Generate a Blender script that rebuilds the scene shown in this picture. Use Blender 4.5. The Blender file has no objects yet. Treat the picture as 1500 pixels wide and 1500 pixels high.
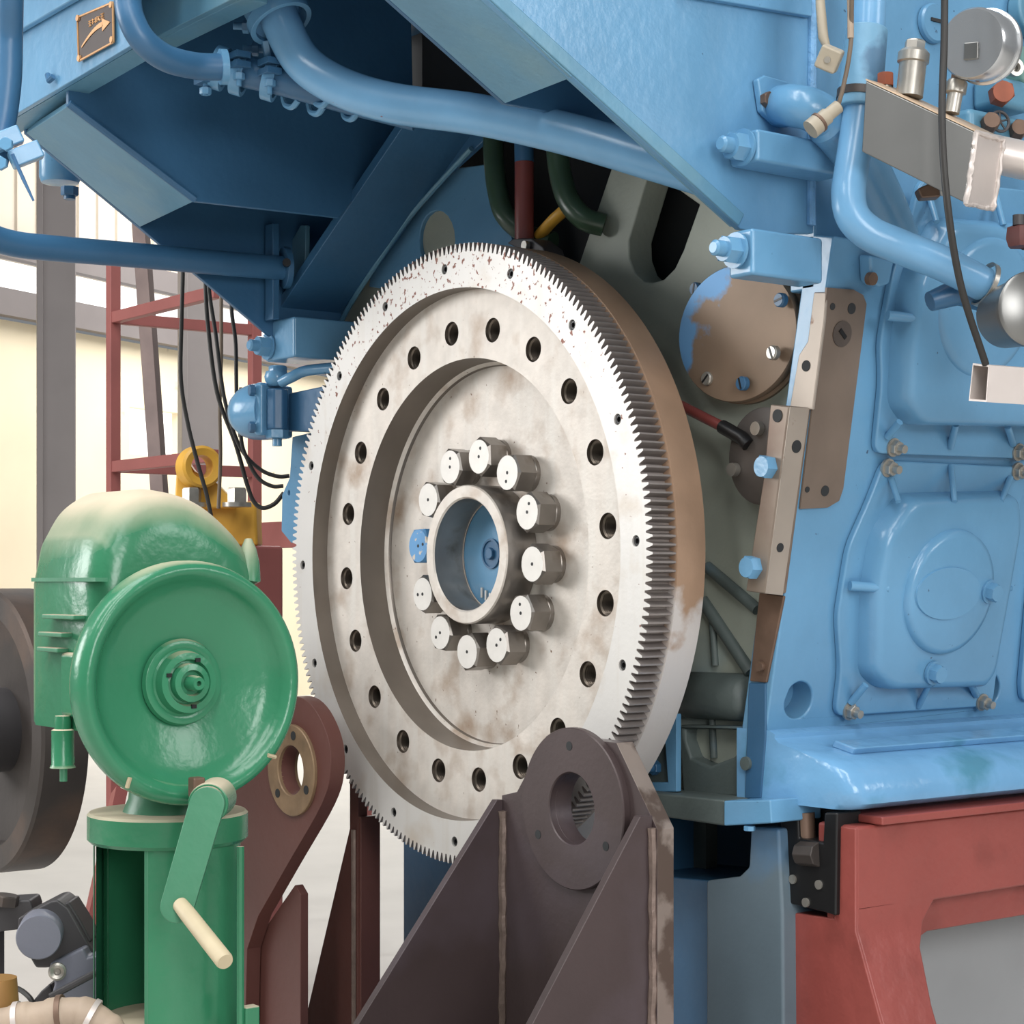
import bpy, bmesh, math, random
from mathutils import Vector as V, Matrix
random.seed(7)
PI = math.pi
SC = bpy.context.scene
COL = SC.collection
# ------------------------------------------------------------------ survey of the place
# Engine frame: X across the flywheel end, Y back along the crankshaft, Z up; floor at z = 0.
S = 0.44; ZC = 1.40
f_px, ang, CY = 2823.1, 0.927697, 850.66
ca, sa = math.cos(ang), math.sin(ang)
_t = (-0.208999, -0.116665, 8.587756)
CAM = V((-(ca*_t[0]-sa*_t[2])*S, -(sa*_t[0]+ca*_t[2])*S, ZC+_t[1]*S))
R = V((ca, sa, 0)); F = V((-sa, ca, 0)); U = V((0, 0, 1))
def ray(px, py): return R*((px-750)/f_px) - U*((py-CY)/f_px) + F
def at(px, py, X=None, Y=None, Z=None, D=None, P=None, N=None):
    d = ray(px, py)
    if D is not None: return CAM + d*D
    if X is not None: return CAM + d*((X-CAM.x)/d.x)
    if Y is not None: return CAM + d*((Y-CAM.y)/d.y)
    if Z is not None: return CAM + d*((Z-CAM.z)/d.z)
    return CAM + d*((P-CAM).dot(N)/d.dot(N))
SPN = V((1, 0, -.193)).normalized(); SPP = V((.67, .16, 1.0775))
def sp(px, py, off=0): return at(px, py, P=SPP+SPN*off, N=SPN)      # the crankcase side, leaning outwards
def onY(pl, y): return [at(a, b, Y=y) for a, b in pl]
def onX(pl, x): return [at(a, b, X=x) for a, b in pl]
def onS(pl, off=0): return [sp(a, b, off) for a, b in pl]
# ------------------------------------------------------------------ materials
def lin(r, g, b):
    c = lambda v: v/12.92 if v <= .04045 else ((v+.055)/1.055)**2.4
    return (c(r/255), c(g/255), c(b/255), 1)
def mat(name, rgb, rough=.5, metal=0., var=.12, vscale=6, bump=.0, bscale=60, second=None, sscale=8, slo=.55, shi=.62,
        sgrad=None, dust=None, dlo=.55, dhi=.95, streak=None, coat=0., third=None, tscale=30, tlo=.66, thi=.7, emit=None, rust_z=None, spec=.5):
    m = bpy.data.materials.new(name); m.use_nodes = True
    nt = m.node_tree; N = nt.nodes; L = nt.links
    b = N['Principled BSDF']
    b.inputs['Roughness'].default_value = rough; b.inputs['Metallic'].default_value = metal
    b.inputs['Coat Weight'].default_value = coat; b.inputs['Coat Roughness'].default_value = .15
    b.inputs['Specular IOR Level'].default_value = spec
    tc = N.new('ShaderNodeTexCoord')
    def noise(scale, detail=4, w=None, stretch=None):
        n = N.new('ShaderNodeTexNoise'); n.inputs['Scale'].default_value = scale; n.inputs['Detail'].default_value = detail
        if stretch:
            mp = N.new('ShaderNodeMapping'); mp.inputs['Scale'].default_value = stretch
            L.new(tc.outputs['Object'], mp.inputs['Vector']); L.new(mp.outputs['Vector'], n.inputs['Vector'])
        else: L.new(tc.outputs['Object'], n.inputs['Vector'])
        return n
    def ramp(src, lo, hi):
        r = N.new('ShaderNodeMapRange'); r.inputs['From Min'].default_value = lo; r.inputs['From Max'].default_value = hi
        L.new(src, r.inputs['Value']); return r.outputs['Result']
    def mix(fac, a, bcol):
        x = N.new('ShaderNodeMix'); x.data_type = 'RGBA'
        L.new(fac, x.inputs[0])
        if isinstance(a, tuple): x.inputs[6].default_value = a
        else: L.new(a, x.inputs[6])
        if isinstance(bcol, tuple): x.inputs[7].default_value = bcol
        else: L.new(bcol, x.inputs[7])
        return x.outputs[2]
    base = lin(*rgb)
    k1 = tuple(min(1, c*(1+var)) for c in base[:3])+(1,); k0 = tuple(c*(1-var) for c in base[:3])+(1,)
    col = mix(ramp(noise(vscale, 6).outputs['Fac'], .3, .7), k0, k1)
    if streak:
        col = mix(ramp(noise(5, 5, stretch=(6, 6, .5)).outputs['Fac'], streak[1], streak[2]), col, lin(*streak[0]))
    if second:
        nz = noise(sscale, 8).outputs['Fac']
        if sgrad:                                   # paint left on one side: a slope added to the patchiness
            dp = N.new('ShaderNodeVectorMath'); dp.operation = 'DOT_PRODUCT'; dp.inputs[1].default_value = sgrad[0]
            L.new(tc.outputs['Object'], dp.inputs[0])
            ad = N.new('ShaderNodeMath'); ad.operation = 'ADD'; L.new(nz, ad.inputs[0])
            r2 = N.new('ShaderNodeMapRange'); r2.inputs['From Min'].default_value = sgrad[1]; r2.inputs['From Max'].default_value = sgrad[2]
            r2.inputs['To Min'].default_value = -.5; r2.inputs['To Max'].default_value = .5
            L.new(dp.outputs['Value'], r2.inputs['Value']); L.new(r2.outputs['Result'], ad.inputs[1]); nz = ad.outputs[0]
        col = mix(ramp(nz, slo, shi), col, lin(*second))
    if third:
        if rust_z:
            sx = N.new('ShaderNodeSeparateXYZ'); L.new(tc.outputs['Object'], sx.inputs[0])
            g = ramp(sx.outputs['Z'], rust_z[0], rust_z[1])
            ad = N.new('ShaderNodeMath'); ad.operation = 'MULTIPLY_ADD'; ad.inputs[1].default_value = .16
            L.new(g, ad.inputs[0]); L.new(noise(tscale, 3).outputs['Fac'], ad.inputs[2])
            col = mix(ramp(ad.outputs[0], tlo, thi), col, lin(*third))
        else:
            col = mix(ramp(noise(tscale, 3).outputs['Fac'], tlo, thi), col, lin(*third))
    if dust:
        ge = N.new('ShaderNodeNewGeometry'); sx = N.new('ShaderNodeSeparateXYZ'); L.new(ge.outputs['Normal'], sx.inputs[0])
        ad = N.new('ShaderNodeMath'); ad.operation = 'MULTIPLY_ADD'; ad.inputs[1].default_value = .35
        sb = N.new('ShaderNodeMath'); sb.operation = 'SUBTRACT'; sb.inputs[1].default_value = .5
        L.new(noise(9, 6).outputs['Fac'], sb.inputs[0]); L.new(sb.outputs[0], ad.inputs[0]); L.new(sx.outputs['Z'], ad.inputs[2])
        fac = ramp(ad.outputs[0], dlo, dhi)
        col = mix(fac, col, lin(*dust))
        ro = N.new('ShaderNodeMapRange'); ro.inputs['To Min'].default_value = rough; ro.inputs['To Max'].default_value = .9
        L.new(fac, ro.inputs['Value']); L.new(ro.outputs['Result'], b.inputs['Roughness'])
    L.new(col, b.inputs['Base Color'])
    if bump:
        bp = N.new('ShaderNodeBump'); bp.inputs['Strength'].default_value = bump; bp.inputs['Distance'].default_value = .004
        L.new(noise(bscale, 3).outputs['Fac'], bp.inputs['Height']); L.new(bp.outputs['Normal'], b.inputs['Normal'])
    if emit:
        b.inputs['Emission Color'].default_value = lin(*emit[0]); b.inputs['Emission Strength'].default_value = emit[1]
    return m
M = {}
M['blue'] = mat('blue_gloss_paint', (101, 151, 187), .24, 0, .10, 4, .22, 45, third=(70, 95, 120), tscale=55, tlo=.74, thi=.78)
M['pipeblue'] = mat('pipe_blue_paint', (112, 163, 202), .26, 0, .10, 7, .12, 40, third=(120, 70, 60), tscale=40, tlo=.75, thi=.77)
M['teal'] = mat('blue_paint_greenish', (92, 140, 166), .38, 0, .12, 5, .2, 50, second=(110, 150, 165), sscale=6, slo=.5, shi=.75)
M['deep'] = mat('shaded_blue_paint', (56, 100, 136), .38, 0, .15, 4, .2, 45)  # darker copy of the blue: shade under the bracket put into the colour
M['foot'] = mat('blue_enamel_thick', (108, 158, 198), .2, 0, .12, 5, .6, 26, second=(80, 136, 162), sscale=5, slo=.58, shi=.7)
M['cast'] = mat('grey_green_casting', (158, 164, 152), .55, 0, .12, 5, .2, 90, second=(104, 136, 152), sscale=2.4, slo=.56, shi=.75)
M['dirtycast'] = mat('dirty_casting', (80, 90, 88), .55, 0, .25, 5, .3, 70, second=(62, 112, 150), sscale=3.5, slo=.55, shi=.75)
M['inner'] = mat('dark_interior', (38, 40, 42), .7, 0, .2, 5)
M['ring'] = mat('bright_ground_steel', (205, 202, 198), .42, .3, .06, 5, .05, 120, streak=((198, 192, 184), .55, .8), second=(188, 176, 162), sscale=9, slo=.58, shi=.8, third=(116, 68, 52), tscale=80, tlo=.715, thi=.755, rust_z=(1.45, 2.05))
M['disc'] = mat('stained_machined_steel', (208, 200, 191), .46, .25, .10, 24, .10, 110, second=(164, 143, 124), sscale=11, slo=.52, shi=.74, streak=((212, 206, 198), .5, .66), third=(112, 86, 66), tscale=85, tlo=.70, thi=.75)
M['rim'] = mat('rusty_rim_steel', (170, 140, 116), .5, .3, .15, 8, .1, 90, second=(204, 198, 194), sscale=12, slo=.5, shi=.62, sgrad=((0, 0, -1), -1.6, -1.1))
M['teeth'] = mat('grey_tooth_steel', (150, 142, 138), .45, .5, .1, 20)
M['bolt'] = mat('dark_turned_steel', (150, 144, 138), .32, .75, .1, 20, second=(100, 88, 76), sscale=14, slo=.55, shi=.75)
M['boltface'] = mat('bright_bolt_face', (218, 214, 208), .42, .25, .06, 30, third=(90, 80, 74), tscale=45, tlo=.72, thi=.75)
M['wall'] = mat('shaded_recess_steel', (118, 110, 102), .38, .6, .1, 10)  # shade of the flywheel recesses put into the colour of their walls
M['thread'] = mat('oily_thread_steel', (110, 100, 90), .35, .8, .1, 20)
M['black'] = mat('black_oxide', (32, 32, 33), .4, .3, .1, 20)
M['green'] = mat('green_enamel', (50, 120, 86), .26, 0, .10, 5, .35, 35, dust=(202, 188, 164), dlo=.22, dhi=.85)
M['greendull'] = mat('green_enamel_dusty', (66, 126, 96), .4, 0, .1, 6, .25, 40, dust=(170, 158, 136), dlo=.5, dhi=.9)
M['greenwheel'] = mat('green_wheel_enamel', (52, 124, 90), .25, 0, .08, 5, .3, 40, dust=(205, 192, 165), dlo=.75, dhi=1.15)
M['handle'] = mat('dusty_pale_handle', (186, 172, 142), .55, 0, .12, 14, .1, 80)
M['plate'] = mat('mill_scale_plate', (74, 62, 62), .42, .2, .14, 4, .12, 80, second=(88, 78, 84), sscale=3, slo=.5, shi=.7)
M['plateedge'] = mat('ground_plate_edge', (140, 128, 120), .5, .4, .15, 9, second=(92, 78, 70), sscale=14, slo=.5, shi=.6)
M['weld'] = mat('weld_bead', (120, 104, 96), .5, .4, .2, 30, .5, 90)
M['maroon'] = mat('maroon_primer', (92, 56, 50), .5, 0, .12, 4, .2, 40)
M['brass'] = mat('oily_bronze_ring', (140, 116, 90), .5, .35, .25, 20, .2, 60)
M['red'] = mat('red_oxide_paint', (142, 71, 65), .38, 0, .10, 4, .8, 22, second=(132, 66, 60), sscale=9, slo=.55, shi=.7)
M['ladder'] = mat('red_frame_paint', (146, 84, 80), .5, 0, .1, 6)
M['pad'] = mat('brown_machined_pad', (118, 104, 93), .48, .3, .2, 6, .05, 90, second=(96, 78, 70), sscale=5, slo=.55, shi=.8)
M['strip'] = mat('pale_machined_strip', (166, 155, 144), .45, .35, .12, 6, third=(110, 80, 62), tscale=30, tlo=.68, thi=.75)
M['bar'] = mat('tarnished_bar', (134, 121, 109), .45, .35, .2, 5, second=(112, 90, 78), sscale=6, slo=.5, shi=.7)
M['cover'] = mat('scuffed_round_cover', (132, 112, 94), .45, .3, .15, 6, second=(100, 150, 196), sscale=9, slo=.62, shi=.68, sgrad=((-.75, 0, .66), .55, .93))
M['steel'] = mat('brushed_stainless', (132, 132, 130), .33, .8, .08, 6)
M['steelpale'] = mat('pale_stainless', (214, 204, 198), .4, .45, .06, 6, .1, 50)
M['chrome'] = mat('polished_stainless', (206, 208, 210), .24, .85, .03, 6)
M['zinc'] = mat('zinc_plated', (176, 172, 164), .35, .7, .15, 30)
M['brownsteel'] = mat('brown_steel', (112, 90, 76), .5, .4, .2, 20)
M['rusty'] = mat('rusty_cap', (150, 82, 58), .6, .1, .2, 20)
M['coupling'] = mat('dark_grey_iron', (70, 64, 61), .5, .3, .15, 6, .1, 60, second=(104, 84, 72), sscale=4, slo=.55, shi=.75)
M['greycast'] = mat('blue_grey_valve_paint', (108, 110, 122), .45, 0, .08, 8, .1, 80)
M['charcoal'] = mat('charcoal_body', (62, 60, 62), .5, .1, .1, 8)
M['hose'] = mat('dusty_beige_hose', (164, 146, 128), .6, 0, .15, 12)
M['cable'] = mat('black_cable', (42, 40, 38), .5, 0, .1, 10)
M['cablegrey'] = mat('grey_brown_cable', (112, 98, 84), .55, 0, .1, 10)
M['plastic'] = mat('beige_plug_plastic', (168, 158, 140), .5, 0, .08, 20)
M['amber'] = mat('yellow_lifting_paint', (216, 164, 62), .45, 0, .12, 8)
M['cream'] = mat('cream_wall_paint', (228, 216, 190), .8, 0, .05, 1.2, third=(168, 160, 140), tscale=3.2, tlo=.70, thi=.76)
M['column'] = mat('grey_column_paint', (140, 134, 134), .55, 0, .05, 3)
M['beam'] = mat('dark_beam_paint', (118, 112, 112), .6, 0, .05, 3)
M['sheet'] = mat('pale_cladding_sheet', (200, 190, 176), .6, 0, .05, 2)
M['brownbar'] = mat('brown_steel_bar', (120, 104, 100), .5, .3, .15, 8)
M['floor'] = mat('pale_concrete', (206, 202, 196), .6, 0, .06, 2)
M['tank'] = mat('grey_tank_paint', (150, 152, 154), .5, 0, .06, 4)
M['sign'] = mat('dark_brass_sign', (58, 48, 46), .4, .3, .1, 20)
M['signgold'] = mat('sign_brass', (196, 150, 104), .4, .4, .1, 20)
M['pipegreen'] = mat('dark_green_pipe', (62, 84, 66), .3, 0, .2, 10)
M['redrod'] = mat('red_pipe', (124, 62, 58), .4, 0, .1, 10)
M['spike'] = mat('blue_cable_tie', (80, 120, 160), .4)
# ------------------------------------------------------------------ geometry helpers
def frame(o, z, x=None):
    z = V(z).normalized()
    x = V(x) if x is not None else (V((0, 0, 1)) if abs(z.z) < .9 else V((1, 0, 0)))
    x = (x - z*x.dot(z)).normalized(); y = z.cross(x)
    m = Matrix((x, y, z)).transposed().to_4x4(); m.translation = V(o); return m
def cat_rom(pts, n=8):
    pts = [V(p) for p in pts]
    if len(pts) < 3: return pts
    P = [pts[0]*2-pts[1]]+pts+[pts[-1]*2-pts[-2]]; out = []
    for i in range(1, len(P)-2):
        a, b, c, d = P[i-1:i+3]
        for k in range(n):
            t = k/n
            out.append(.5*((2*b)+(c-a)*t+(2*a-5*b+4*c-d)*t*t+(-a+3*b-3*c+d)*t**3))
    out.append(pts[-1]); return out
def fillet(pts, r, n=8):
    """straight runs joined by bends of radius about r"""
    pts = [V(p) for p in pts]; out = [pts[0]]
    for i in range(1, len(pts)-1):
        a, b, c = pts[i-1], pts[i], pts[i+1]
        d = min(r, (a-b).length*.48, (c-b).length*.48)
        p, q = b+(a-b).normalized()*d, b+(c-b).normalized()*d
        for k in range(n+1):
            t = k/n; out.append(p*(1-t)**2+b*2*t*(1-t)+q*t*t)
    out.append(pts[-1]); return out
class MB:
    def __init__(s): s.bm = bmesh.new()
    def mesh_from(s, verts, faces):
        vs = [s.bm.verts.new(v) for v in verts]
        for f in faces:
            try: s.bm.faces.new([vs[i] for i in f])
            except ValueError: pass
        return s
    def box(s, c, size, m=None):
        x, y, z = [q/2 for q in size]; m = m or Matrix.Identity(4); c = V(c)
        vs = [m @ (c+V((a*x, b*y, d*z))) for a in (-1, 1) for b in (-1, 1) for d in (-1, 1)]
        return s.mesh_from(vs, [(0, 1, 3, 2), (4, 6, 7, 5), (0, 4, 5, 1), (2, 3, 7, 6), (0, 2, 6, 4), (1, 5, 7, 3)])
    def hexa(s, a, b):
        n = len(a); return s.mesh_from(list(a)+list(b), [tuple(range(n))[::-1], tuple(range(n, 2*n))]+[(i, (i+1) % n, n+(i+1) % n, n+i) for i in range(n)])
    def prism(s, pts, vec, holes=()):
        vec = V(vec)
        if not holes: return s.hexa([V(p) for p in pts], [V(p)+vec for p in pts])
        t = bmesh.new(); es = []
        for lp in [pts]+list(holes):
            vs = [t.verts.new(p) for p in lp]
            es += [t.edges.new((vs[i], vs[(i+1) % len(vs)])) for i in range(len(vs))]
        bmesh.ops.triangle_fill(t, use_beauty=True, edges=es)
        r = bmesh.ops.extrude_face_region(t, geom=t.faces[:])
        for e in r['geom']:
            if isinstance(e, bmesh.types.BMVert): e.co += vec
        bmesh.ops.recalc_face_normals(t, faces=t.faces[:])
        me = bpy.data.meshes.new('t'); t.to_mesh(me); t.free(); s.bm.from_mesh(me); bpy.data.meshes.remove(me); return s
    def tube(s, pts, r, n=16, caps=True):
        pts = [V(p) for p in pts]; k = len(pts); rs = r if isinstance(r, (list, tuple)) else [r]*k
        T = [(pts[min(i+1, k-1)]-pts[max(i-1, 0)]).normalized() for i in range(k)]
        x = T[0].orthogonal().normalized(); rings = []
        for i in range(k):
            x = (x-T[i]*x.dot(T[i])).normalized(); y = T[i].cross(x)
            rings.append([s.bm.verts.new(pts[i]+(x*math.cos(a*2*PI/n)+y*math.sin(a*2*PI/n))*rs[i]) for a in range(n)])
        for i in range(k-1):
            for a in range(n): s.bm.faces.new((rings[i][a], rings[i][(a+1) % n], rings[i+1][(a+1) % n], rings[i+1][a]))
        if caps: s.bm.faces.new(rings[0][::-1]); s.bm.faces.new(rings[-1])
        return s
    def lathe(s, prof, m, n=48, sx=1, close=False, a0=0, a1=2*PI):
        full = abs(a1-a0-2*PI) < 1e-6; cnt = n if full else n+1; rings = []
        for r, h in prof:
            if r < 1e-6: rings.append([s.bm.verts.new(m @ V((0, 0, h)))]*cnt)
            else: rings.append([s.bm.verts.new(m @ V((r*math.cos(a0+(a1-a0)*i/n), sx*r*math.sin(a0+(a1-a0)*i/n), h))) for i in range(cnt)])
        pr = list(zip(rings[:-1], rings[1:]))
        if close: pr.append((rings[-1], rings[0]))
        for A, B in pr:
            for i in range(n):
                j = (i+1) % cnt; q = []
                for v in (A[i], A[j], B[j], B[i]):
                    if v not in q: q.append(v)
                if len(q) > 2:
                    try: s.bm.faces.new(q)
                    except ValueError: pass
        return s
    def cyl(s, o, ax, r, h, n=32, r2=None, ch=0):
        r2 = r if r2 is None else r2
        p = [(0, 0), (r, 0), (r2, h), (0, h)] if not ch else [(0, 0), (r, 0), (r2, h-ch), (r2-ch, h), (0, h)]
        return s.lathe(p, frame(o, ax), n)
    def hexhead(s, o, ax, r, h, rot=0, dome=.12):
        m = frame(o, ax) @ Matrix.Rotation(rot, 4, 'Z'); ri = r*.866*.97
        hx = lambda q, z, n=6: [m @ V((q*math.cos(i*2*PI/n), q*math.sin(i*2*PI/n), z)) for i in range(n)]
        b = [s.bm.verts.new(p) for p in hx(r, 0)]; t = [s.bm.verts.new(p) for p in hx(r, h*(1-dome))]
        c = [s.bm.verts.new(m @ V((ri*math.cos(i*2*PI/24), ri*math.sin(i*2*PI/24), h))) for i in range(24)]
        s.bm.faces.new(b[::-1]); s.bm.faces.new(c)
        for i in range(6):
            j = (i+1) % 6; s.bm.faces.new((b[i], b[j], t[j], t[i]))
            arc = [c[(4*i+k) % 24] for k in range(5)]
            s.bm.faces.new([t[i], t[j]]+arc[::-1])
        return s
    def build(s, name, m, parent=None, bevel=0, seg=2, angle=32, smooth=True, wn=False):
        bmesh.ops.recalc_face_normals(s.bm, faces=s.bm.faces[:])
        me = bpy.data.meshes.new(name); s.bm.to_mesh(me); s.bm.free()
        for p in me.polygons: p.use_smooth = smooth
        if smooth: me.set_sharp_from_angle(angle=math.radians(angle))
        me.materials.append(M[m] if isinstance(m, str) else m)
        o = bpy.data.objects.new(name, me); COL.objects.link(o)
        if bevel:
            b = o.modifiers.new('edge', 'BEVEL'); b.width = bevel; b.segments = seg; b.limit_method = 'ANGLE'; b.angle_limit = math.radians(35)
            b.harden_normals = True
        par(o, parent); return o
def par(o, p):
    if p is not None: o.parent = p; o.matrix_parent_inverse = p_world(p).inverted()
    return o
def p_world(p):
    return p.matrix_basis if p.parent is None else p_world(p.parent) @ p.matrix_parent_inverse @ p.matrix_basis
def empty(name, loc, label, cat, group=None):
    o = bpy.data.objects.new(name, None); COL.objects.link(o); o.location = loc; o.empty_display_size = .05
    o.matrix_basis = Matrix.Translation(V(loc)); tag(o, label, cat, group); return o
def tag(o, label, cat, group=None):
    o['label'] = label; o['category'] = cat
    if group: o['group'] = group
    return o
def struct(o): o['kind'] = 'structure'; return o
def inst(src, m, parent, name=None):
    """a copy of a part built about the origin, placed by m under parent"""
    o = src.copy(); o.matrix_basis = m; COL.objects.link(o); par(o, parent); return o
def proto(name, m, fn, bevel=0):
    b = MB(); fn(b); o = b.build(name, m, bevel=bevel); COL.objects.unlink(o); return o
I4 = Matrix.Identity(4)
# ================================================================== FLYWHEEL
def fw(r, th, y): return V((r*S*math.sin(th), y*S, ZC+r*S*math.cos(th)))
FWM = frame((0, 0, ZC), (0, -1, 0), (1, 0, 0))        # axis towards the viewer's side; lathe height h = -y
def P_(l): return [(r*S, -y*S) for r, y in l]
fly = empty('flywheel', (0, .04, ZC-.6), 'large worn steel flywheel with toothed rim and ring of hexagon bolts around its hub', 'flywheel')
b = MB()
nh = 20; ph = -.1050
holes = []
for i in range(nh):
    c = fw(1, ph+i*PI/10, 0)
    holes.append([c+V((.054*S*math.cos(k*PI/14), 0, .054*S*math.sin(k*PI/14))) for k in range(28)])
circ = lambda r, y, n=160: [fw(r, k*2*PI/n, y) for k in range(n)]
t = bmesh.new(); es = []
for lp in [circ(1.18, 0), circ(.8725, 0)]+holes:
    vs = [t.verts.new(p) for p in lp]; es += [t.edges.new((vs[i], vs[(i+1) % len(vs)])) for i in range(len(vs))]
bmesh.ops.triangle_fill(t, use_beauty=True, edges=es)
me = bpy.data.meshes.new('t'); t.to_mesh(me); t.free(); b.bm.from_mesh(me)
b.lathe(P_([(.8725, 0), (.866, .135), (.852, .15), (.848, .165), (.30, .165), (.245, .165)]), FWM, 160)
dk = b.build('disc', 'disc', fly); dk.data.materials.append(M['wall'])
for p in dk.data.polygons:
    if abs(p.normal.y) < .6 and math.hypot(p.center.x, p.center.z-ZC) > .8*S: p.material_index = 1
b = MB(); b.lathe(P_([(1.18, .036), (1.352, .036), (1.368, .045), (1.368, .19), (1.35, .205), (.3, .205)]), FWM, 200)
b.build('rear_rim', 'rim', fly)
# ring gear with its teeth and counterbored screws
NT = 252; out = []
for k in range(NT):
    a = 2*PI*(k+.3)/NT; d = 2*PI/NT
    out += [fw(1.330, a-.38*d, -.085), fw(1.3686, a-.11*d, -.085), fw(1.3686, a+.11*d, -.085), fw(1.330, a+.38*d, -.085)]
sh = []
for k in range(16):
    c = fw(1.2685, math.radians(-1.75+22.5*k), -.085)
    sh.append([c+V((.0225*S*math.cos(q*PI/10), 0, .0225*S*math.sin(q*PI/10))) for q in range(20)])
b = MB(); b.prism(out, (0, .12*S, 0), [circ(1.175, -.085)]+sh)
rg = b.build('ring_gear', 'ring', fly, angle=20)
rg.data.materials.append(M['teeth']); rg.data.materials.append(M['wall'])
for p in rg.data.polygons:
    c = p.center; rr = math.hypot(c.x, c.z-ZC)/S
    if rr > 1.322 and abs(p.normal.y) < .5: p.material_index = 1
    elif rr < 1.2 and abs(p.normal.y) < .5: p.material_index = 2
def sock(b):
    b.lathe([(0, -.018), (.0085, -.018), (.0085, -.0035), (.0078, -.0028), (.0048, -.0028), (.0044, -.0075), (0, -.0075)], I4, 18)
sk = proto('socket_screw', 'black', sock)
for k in range(16):
    inst(sk, frame(fw(1.2685, math.radians(-1.75+22.5*k), -.085), (0, -1, 0)), rg)
def thr(b):
    pr = [(.054*S, 0), (.051*S, -.006)]
    z = -.006
    for k in range(7): pr += [(.0425*S, z-.0024), (.0530*S, z-.0046)]; z -= .0048
    pr += [(.046*S, z-.012), (0, z-.014)]
    b.lathe(pr, I4, 24)
th = proto('threaded_hole', 'thread', thr)
for i in range(nh): inst(th, frame(fw(1, ph+i*PI/10, 0), (0, -1, 0)), fly)
b = MB(); b.lathe(P_([(.3105, .165), (.3105, .008), (.305, .001), (.257, .001), (.250, .008), (.250, .20)]), FWM, 96)
hub = b.build('hub_ring', 'disc', fly, angle=40)
hub.data.materials.append(M['bolt'])
for p in hub.data.polygons:
    if abs(p.normal.y) < .4: p.material_index = 1
# twelve bolts: collar and head as parts
def hb(b):
    b.lathe([(0, 0), (.0355, 0), (.0355, .009), (.0335, .012), (0, .012)], I4, 32)
    b.hexhead((0, 0, .011), (0, 0, 1), .0395, .0430, 0, .10)
hp = proto('hex_bolt', 'bolt', hb)
hp.data.materials.append(M['boltface'])
for p in hp.data.polygons:
    if p.normal.z > .93 and p.center.z > .045: p.material_index = 1
def hbblue(b):
    hb(b)
hpb = proto('hex_bolt', mat('blue_marked_bolt', (92, 150, 200), .45, 0, .1, 10, third=(200, 190, 175), tscale=40, tlo=.6, thi=.64), hbblue)
cdot = proto('centre_drill', 'black', lambda b: b.lathe([(0, .0004), (.0034, .0004), (.0034, -.002)], I4, 12))
rots = [.3, .05, .5, .9, .15, .6, .2, .75, .4, .1, .55, .35]
for i in range(12):
    src = hpb if i == 10 else hp
    o = inst(src, frame(fw(.438, -.4203+i*PI/6, .165), (0, -1, 0)) @ Matrix.Rotation(rots[i], 4, 'Z'), fly)
    if i == 10: o['label'] = 'bolt head daubed with blue paint'
    inst(cdot, frame(fw(.438, -.4203+i*PI/6, .165)+V((0, -.0541, 0)), (0, -1, 0)), o)
    if i not in (4, 7, 11):     # small punch or paint nick by the rim of the face
        a = rots[i]*5+i
        c2 = inst(cdot, frame(fw(.438, -.4203+i*PI/6, .165)+V((.017*math.cos(a), -.0541, .017*math.sin(a))), (0, -1, 0)), o, 'nick'); c2.name = 'punch_mark'
b = MB(); b.cyl((0, .2*S, ZC), (0, -1, 0), .25*S, .012, 64)
ep = b.build('end_plate', 'blue', fly)
ep['label'] = 'blue plate closing the bore of the hub'
pc = at(725, 811, Y=.19*S)
b = MB(); b.lathe([(.03, 0), (.03, .004), (.026, .004), (.026, .001), (0, .001)], frame((pc.x, .2*S-.012, pc.z), (0, -1, 0)), 32)
b.hexhead((pc.x, .2*S-.012, pc.z), (0, -1, 0), .012, .008); b.build('plug', 'deep', ep)
b = MB()
for k in range(3): b.box(at(706+6*k, 868+4*k, Y=.165*S), (.004, .004, .02))
b.build('mark', 'boltface', ep)
# ================================================================== ENGINE
eng = empty('diesel_engine', (.1, .7, .2), 'blue painted diesel engine block with pressed side covers behind the flywheel', 'engine')
YE = .16
# end casting: cut as a plate with the slotted window
b = MB()
slot = [(951, 250), (921, 352), (922, 378), (930, 400), (942, 412), (955, 414), (972, 409), (988, 393), (1000, 368), (1024, 300), (985, 272)]
pl = onY([(900, 232), (1000, 236), (1095, 330), (1200, 338), (1180, 430), (1092, 1080), (1084, 1172), (925, 1168), (925, 980), (700, 960), (600, 560), (486, 520), (478, 440), (530, 340), (690, 250), (735, 380), (845, 395)], .2)
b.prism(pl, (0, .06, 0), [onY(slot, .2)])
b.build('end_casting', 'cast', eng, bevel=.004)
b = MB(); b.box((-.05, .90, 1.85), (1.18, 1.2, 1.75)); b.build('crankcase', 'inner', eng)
# upright ribs and frames of the casting
b = MB(); b.prism(onY([(560, 260), (715, 240), (760, 380), (600, 430), (540, 420)], .19), (0, .02, 0), [onY([(640+26*math.cos(k*PI/10), 352+44*math.sin(k*PI/10)) for k in range(20)], .19)])
b.build('blue_web', 'blue', eng, bevel=.003)
# crankcase side, leaning outwards
dY = V((0, 1, 0))
pa, pb = sp(1219, 345), sp(1120, 1080)
pa.y = pb.y = YE
b = MB(); hl = []
for x, y in ((1170, 1026), (1448, 1012)):
    fr = frame(sp(x, y), SPN, dY); hl.append([fr @ V((.033*math.cos(k*PI/14), .033*math.sin(k*PI/14), 0)) for k in range(28)])
b.prism([pa, pb, pb+dY*1.3, pa+dY*1.3], -SPN*.06, hl)
b.build('side_wall', 'blue', eng, bevel=.004)
b = MB(); b.hexa([V((.79, .16, 1.84)), V((.79, 1.5, 1.84)), V((.79, 1.5, 2.9)), V((.79, .16, 2.9))], [V((.73, .16, 1.84)), V((.73, 1.5, 1.84)), V((.73, 1.5, 2.9)), V((.73, .16, 2.9))])
b.build('upper_side_wall', 'blue', eng, bevel=.004)
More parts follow.
